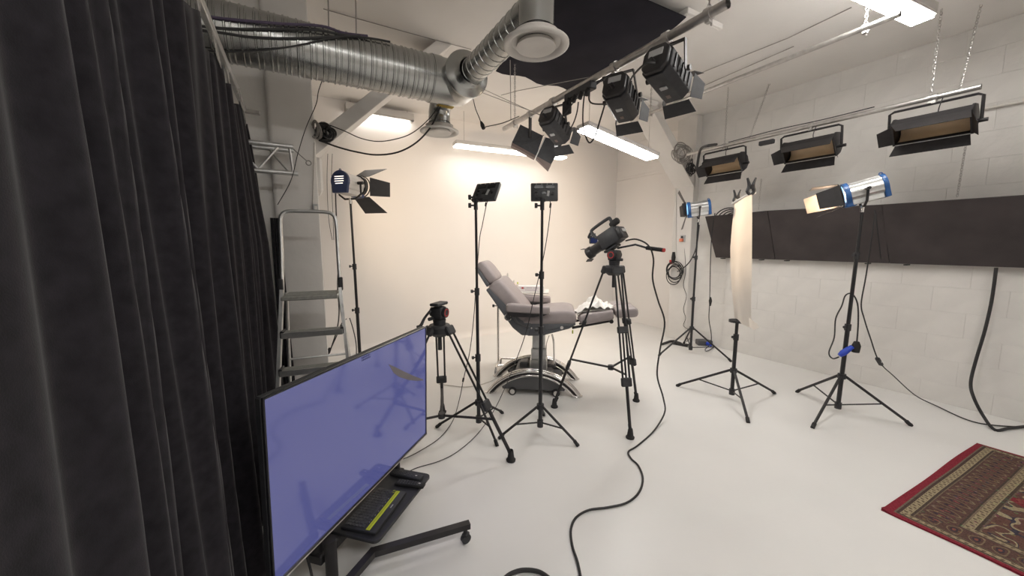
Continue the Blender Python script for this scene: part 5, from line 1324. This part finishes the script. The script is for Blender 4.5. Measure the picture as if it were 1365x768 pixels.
MB().tube(p, 0.0035, 5, smooth=6).build('wire', 'cable', t); MB().cyl(at(734, 271, D=d2 - 0.03), at(733.4, 277, D=d2 - 0.03), 0.008, n=8).build('inline_plug', 'cable', t)
cable('chair_lead', 'thin grey lead trailing on the floor from the treatment chair base', [at(662, 504, Z=0.03), at(655, 508, Z=z0), at(640, 513, Z=z0), at(620, 516, Z=z0), at(600, 514, Z=z0), at(585, 512, Z=z0)], 0.004, 'whitecable')

# leads around the lamp by the column
dB = (top5 - CP).dot(FW)
t = thing('lamp_power_lead', 'black lead with inline switch hanging from the lamp by the column', 'cable', at(945, 462, Z=0))
MB().tube([at(953, 284, D=dB + 0.05), at(949, 310, D=dB + 0.08), at(947, 350, D=dB + 0.1), at(946, 402, D=dB + 0.1), at(945, 425, D=dB + 0.1), at(948, 445, D=dB + 0.1), at(947, 458, D=dB + 0.1), at(940, 466, Z=0.012), at(943, 468, Z=0.01), at(953, 462, Z=0.01)], 0.006, 6, smooth=6).build('wire', 'cable', t)
MB().tube([at(947, 396, D=dB + 0.1), at(947, 401, D=dB + 0.1), at(946.5, 408, D=dB + 0.1)], [0.008, 0.022, 0.01], 10, smooth=3).build('inline_switch', 'rubber', t)
cable('lamp_loop_lead', 'black cable sagging from the column stand to the wall coil', [at(932, 300, D=dB + 0.02), at(928, 330, D=dB + 0.05), at(920, 348, D=dB + 0.12), at(910, 358, D=dB + 0.25), at(903, 362, D=dB + 0.4)], 0.008)
# distribution box and bag at the foot
pd = at(938, 460, Z=0)
t = thing('power_box', 'small dark distribution box with blue plug on the floor by the column', 'power box', pd, math.radians(-35))
loc_mb(t).box((0, 0, 0.045), (0.22, 0.13, 0.085), 0.012).build('case', 'basegrey', t, sm=0)
loc_mb(t).cyl((0.03, -0.065, 0.045), (0.05, -0.13, 0.045), 0.032, n=14).build('plug', 'plugblue', t)
pe = at(900, 459, Z=0)
cable('cable_bundle', 'flat bundle of black cables lying on the floor at the column stand', [at(881, 459.5, Z=0.02), at(888, 457, Z=0.03), at(895, 455, Z=0.03), at(903, 457, Z=0.03), at(912, 460, Z=0.02), at(922, 459, Z=0.02)], [0.012] * 2 + [0.02] * 12 + [0.028] * 8 + [0.022] * 5 + [0.014] * 4, n=8)
cable('thin_lead', 'thin curly lead dropping from the wall socket to the floor', [at(912, 326, X=5.43), at(914, 360, X=5.42), at(911, 380, X=5.42), at(915, 395, X=5.42), at(911, 412, X=5.42), at(914, 424, X=5.42), at(911, 434, X=5.42), at(918, 440, X=5.40), at(921, 448, X=5.37), at(915, 456, Z=0.02)], 0.004)
# wall coil, conduit, socket on the recess wall and column
t = thing('conduit', 'thin white conduit running up the wall to the orange socket', 'conduit', (5.42, 4.0, 1.3))
XW = XQ - 0.03
MB().cyl(at(900.5, 345, X=5.418), at(901.5, 215, X=5.418), 0.009, n=8).build('pipe', 'whitemet', t)
ws = thing('wall_socket', 'orange socket on a grey back box fixed to the column', 'socket', at(910, 320, X=5.42))
q = at(910, 319, X=5.418)
MB().box(q + Vector((0.004, 0, 0.01)), (0.02, 0.09, 0.11), 0.004).build('back_box', 'lightgrey', ws, sm=0)
MB().box(q + Vector((-0.02, 0.01, -0.015)), (0.04, 0.06, 0.05), 0.006).build('socket_face', 'orange', ws, sm=0)
MB().cyl(q + Vector((-0.012, 0, 0.035)), q + Vector((-0.03, 0, 0.035)), 0.014, n=10).build('plug', 'rubber', ws)
t = thing('cable_coil', 'coiled black cable hanging on the wall below the orange socket', 'cable coil', at(899, 340, X=5.39))
cw = at(900, 361, X=5.39)
mb = MB()
for k in range(6):
    a_ = k * 0.9; mb.torus(cw + Vector((-0.01 * k, 0.03 * math.cos(a_), 0.03 * math.sin(a_) - 0.01 * k)), (1, 0.12 * math.sin(a_), 0.1 * math.cos(a_)), 0.125 + 0.012 * (k % 3), 0.0075, 28, 6)
mb.build('loops', 'cable', t)
MB().tube([at(898, 336, X=5.4), at(898, 343, X=5.4), at(897, 350, X=5.4)], [0.02, 0.035, 0.025], 8).build('tie', 'rubber', t)
MB().box(at(894, 349, X=5.38), (0.03, 0.04, 0.06), 0.005).build('red_band', 'red', t, sm=0)
# rope coils on the braces
mb = MB(); cr_ = at(910, 204, Y=3.70)
rnd = random.Random(5)
for k in range(9): mb.torus(cr_ + Vector((rnd.uniform(-.05, .05), rnd.uniform(-.04, .04), rnd.uniform(-.05, .04))), (rnd.uniform(-.4, .4) - 0.5, -1, rnd.uniform(-.4, .4)), rnd.uniform(0.09, 0.15), 0.007, 22, 5)
tag(mb.build('rope_coil', 'wire'), 'tangled coil of grey rope hanging behind the brace of the right column', 'rope coil')
mb = MB(); cr2 = at(922, 222, Y=3.69)
for k in range(8): mb.torus(cr2 + Vector((rnd.uniform(-.05, .05), rnd.uniform(-.03, .03), rnd.uniform(-.07, .05))), (rnd.uniform(-.5, .5), -1, rnd.uniform(-.5, .5)), rnd.uniform(0.04, 0.09), 0.008, 18, 5)
tag(mb.build('cable_tangle', 'cable'), 'dark tangle of cable beside the floodlight next to the column', 'cable tangle')
cable('pipe_lead', 'thick black cable arching from the tangle up to the wall pipe', [at(929, 224, D=5.0), at(932, 205, D=4.8), at(936, 197, D=4.6), at(945, 194, D=4.35), at(955, 192.5, X=4.85)], 0.016, n=8)
mb = MB(); cr3 = at(433, 176, Y=3.68)
for k in range(12): mb.torus(cr3 + Vector((rnd.uniform(-.03, .05), rnd.uniform(-.03, .03), rnd.uniform(-.03, .03))), (rnd.uniform(-.6, .6), -1, rnd.uniform(-.6, .6)), rnd.uniform(0.03, 0.07), 0.008, 16, 5)
tag(mb.build('cable_tangle', 'cable'), 'bunch of black cable tucked on the brace of the left pillar', 'cable tangle')
mb = MB(); cr4 = at(419, 173, Y=3.64)
for k in range(4): mb.torus(cr4 + Vector((0.008 * k, -0.005 * k, 0.01 * math.sin(k * 2))), (1, 0.3, 0.1 * k), 0.065, 0.006, 18, 5)
tag(mb.build('rope_coil', 'wire'), 'small coil of pale rope on the left pillar beside the black bunch', 'rope coil')
cable('slack_cable', 'black cable sagging from the left pillar brace up to the duct', [at(425, 187, Y=3.65), at(450, 196, Y=3.6), at(475, 202.5, Y=3.55), at(502, 206.5, Y=3.5), at(530, 203, Y=3.4), at(555, 190, Y=3.3), at(575, 168, Y=3.22), at(588, 140, Y=3.15), at(592, 125, Y=3.06)], 0.007)
cable('slack_cable', 'thinner black cable sagging above the other from pillar brace to duct', [at(440, 167, Y=3.66), at(460, 175, Y=3.62), at(480, 184, Y=3.58), at(502, 188.5, Y=3.5), at(525, 186, Y=3.4), at(550, 177, Y=3.3), at(575, 155, Y=3.2), at(592, 128, Y=3.08)], 0.0042)
cable('loose_string', 'thin dark cord hanging from the duct down past the truss end', [at(434, 96, Y=3.05), at(425, 120, Y=3.12), at(421, 140, Y=3.2), at(408, 170, Y=3.3), at(397, 205, Y=3.36), at(388, 240, Y=3.36), at(370, 273, Y=3.36)], 0.003)
cable('pale_cord', 'pale cord running down the edge of the left pillar to the switch box', [at(419, 190, Y=3.66), at(418, 230, Y=3.66), at(417, 272, Y=3.66)], 0.005, 'whitecable')
for i, (x0, lb) in enumerate(((437, 'thin lead dangling beside the dark blue lamp, nearer the pillar'), (443, 'thin lead dangling beside the dark blue lamp, nearer its body'))):
    cable('dangling_lead', lb, [at(x0, 205, Y=4.25), at(x0 - 1, 240, Y=4.25), at(x0 + 1, 290, Y=4.25), at(x0 + 6 - 4 * i, 320, Y=4.25)], 0.0025)
dL = (top6 - CP).dot(FW)
cable('lamp_lead', 'black lead hanging from the dark blue lamp down its stand', [at(447, 253, D=dL - 0.08), at(449, 300, D=dL - 0.08), at(452, 340, D=dL - 0.08), at(450, 380, D=dL - 0.08), at(452, 415, D=dL - 0.08), at(449, 440, D=dL - 0.08), at(440, 468, D=dL - 0.1)], 0.006)
cable('lamp_lead', 'black lead loop wound on the stand beside the ladder', [at(462, 425, D=dL - 0.06), at(455, 432, D=dL - 0.07), at(447, 452, D=dL - 0.08), at(435, 474, D=dL - 0.1), at(420, 482, D=dL - 0.1)], 0.005)
cable('lamp_lead', 'black lead hanging on the cove side of the stand beside the ladder', [at(466, 424, D=dL - 0.05), at(471, 440, D=dL - 0.05), at(475, 462, D=dL - 0.05), at(474, 490, D=dL - 0.05)], 0.005)
t = thing('inline_plug', 'black inline plug hanging between step ladder and stand', 'plug', at(437, 470, D=dL - 0.1)); MB().tube([at(440, 464, D=dL - 0.1), at(437.5, 469, D=dL - 0.1), at(434, 475, D=dL - 0.1)], [0.012, 0.022, 0.012], 10, smooth=3).build('body', 'rubber', t)
# cables draped over the duct
for (pts, r_, m_, lb) in (
    ([(250, 17), (290, 24), (330, 28), (380, 32), (430, 35), (458, 44), (490, 48)], 0.008, 'purple', 'purplish cable draped over the front of the spiral duct'),
    ([(245, 32), (300, 38), (360, 39), (420, 40), (455, 46), (500, 52), (520, 56)], 0.007, 'cable', 'upper black cable draped over the front of the spiral duct'),
    ([(245, 38), (290, 43), (340, 50), (400, 51), (445, 49), (480, 48)], 0.007, 'cable', 'middle black cable draped over the front of the spiral duct'),
    ([(255, 66), (310, 69), (360, 66), (400, 60), (440, 51), (470, 48)], 0.005, 'cable', 'lowest black cable slung across the front of the spiral duct')):
    P = []
    for (x, y) in pts:
        q = at(x, y, Y=2.70)
        # rest against the duct: step towards the camera just clear of its surface
        d_ = (q - CP).normalized(); best = None
        for k in range(200):
            s_ = 1.5 + k * 0.01; w_ = CP + d_ * s_
            if (w_.y - DY) ** 2 + (w_.z - DZ) ** 2 < (DR + 0.016) ** 2: best = w_; break
        P.append(best or q)
    cable('duct_cable', lb, P, r_, m_)
# thin steel wires and drop plug near the duct end
for (a_, b_, lb) in ((((628, 118)), (760, 168), 'steel wire from duct end towards the hanging tilted panel, upper one'), ((640, 117), (790, 186), 'steel wire from duct end towards the hanging tilted panel, lower one')):
    MBw = MB().tube([at(*a_, D=3.05), at(*b_, D=3.9)], 0.003, 5); tag(MBw.build('steel_wire', 'wire'), lb, 'wire')
w_ = MB().tube([at(668, 127, D=3.2), at(690, 121, D=3.15), at(785, 103, D=2.9)], 0.0028, 5); tag(w_.build('steel_wire', 'wire'), 'steel wire stretched to the thick pipe beside the power strip', 'wire')
w_ = MB().tube([at(431, 12, Z=3.57), at(480, 26, Z=3.57), at(560, 48, Z=3.57), at(628, 66, Z=3.57)], 0.004, 5); tag(w_.build('steel_wire', 'wire'), 'thin wire running along the ceiling above the spiral duct', 'wire')
w_ = MB().tube([at(680, 80, D=3.3), at(681, 160, D=3.45)], 0.004, 6); tag(w_.build('hanging_rod', 'wire'), 'thin rod hanging from ceiling to the far end of the thick pipe', 'rod')
t = thing('drop_plug', 'black cord with plug hanging below the duct fitting', 'plug', at(642, 168, D=3.1))
MB().tube([at(630, 128, D=3.05), at(634, 145, D=3.08), at(640, 160, D=3.1), at(643, 172, D=3.1), at(648, 169, D=3.1), at(670, 164, D=3.2), at(692, 155, D=3.35)], 0.004, 5, smooth=6).build('wire', 'cable', t)
MB().tube([at(641, 162, D=3.1), at(643, 167, D=3.1), at(645, 172, D=3.1)], [0.008, 0.018, 0.014], 8).build('plug', 'rubber', t)
w_ = MB().tube([at(1058, 62, Z=3.55), at(980, 96, Z=3.55), at(905, 129, Z=3.55)], 0.005, 5); tag(w_.build('ceiling_wire', 'wire'), 'thin cable clipped along the ceiling above the thin empty pipe, outer one', 'wire')
w_ = MB().tube([at(1135, 10, Z=3.55), at(1050, 51, Z=3.55), at(920, 103, Z=3.55)], 0.005, 5); tag(w_.build('ceiling_wire', 'wire'), 'thin cable clipped along the ceiling next to the lit batten', 'wire')
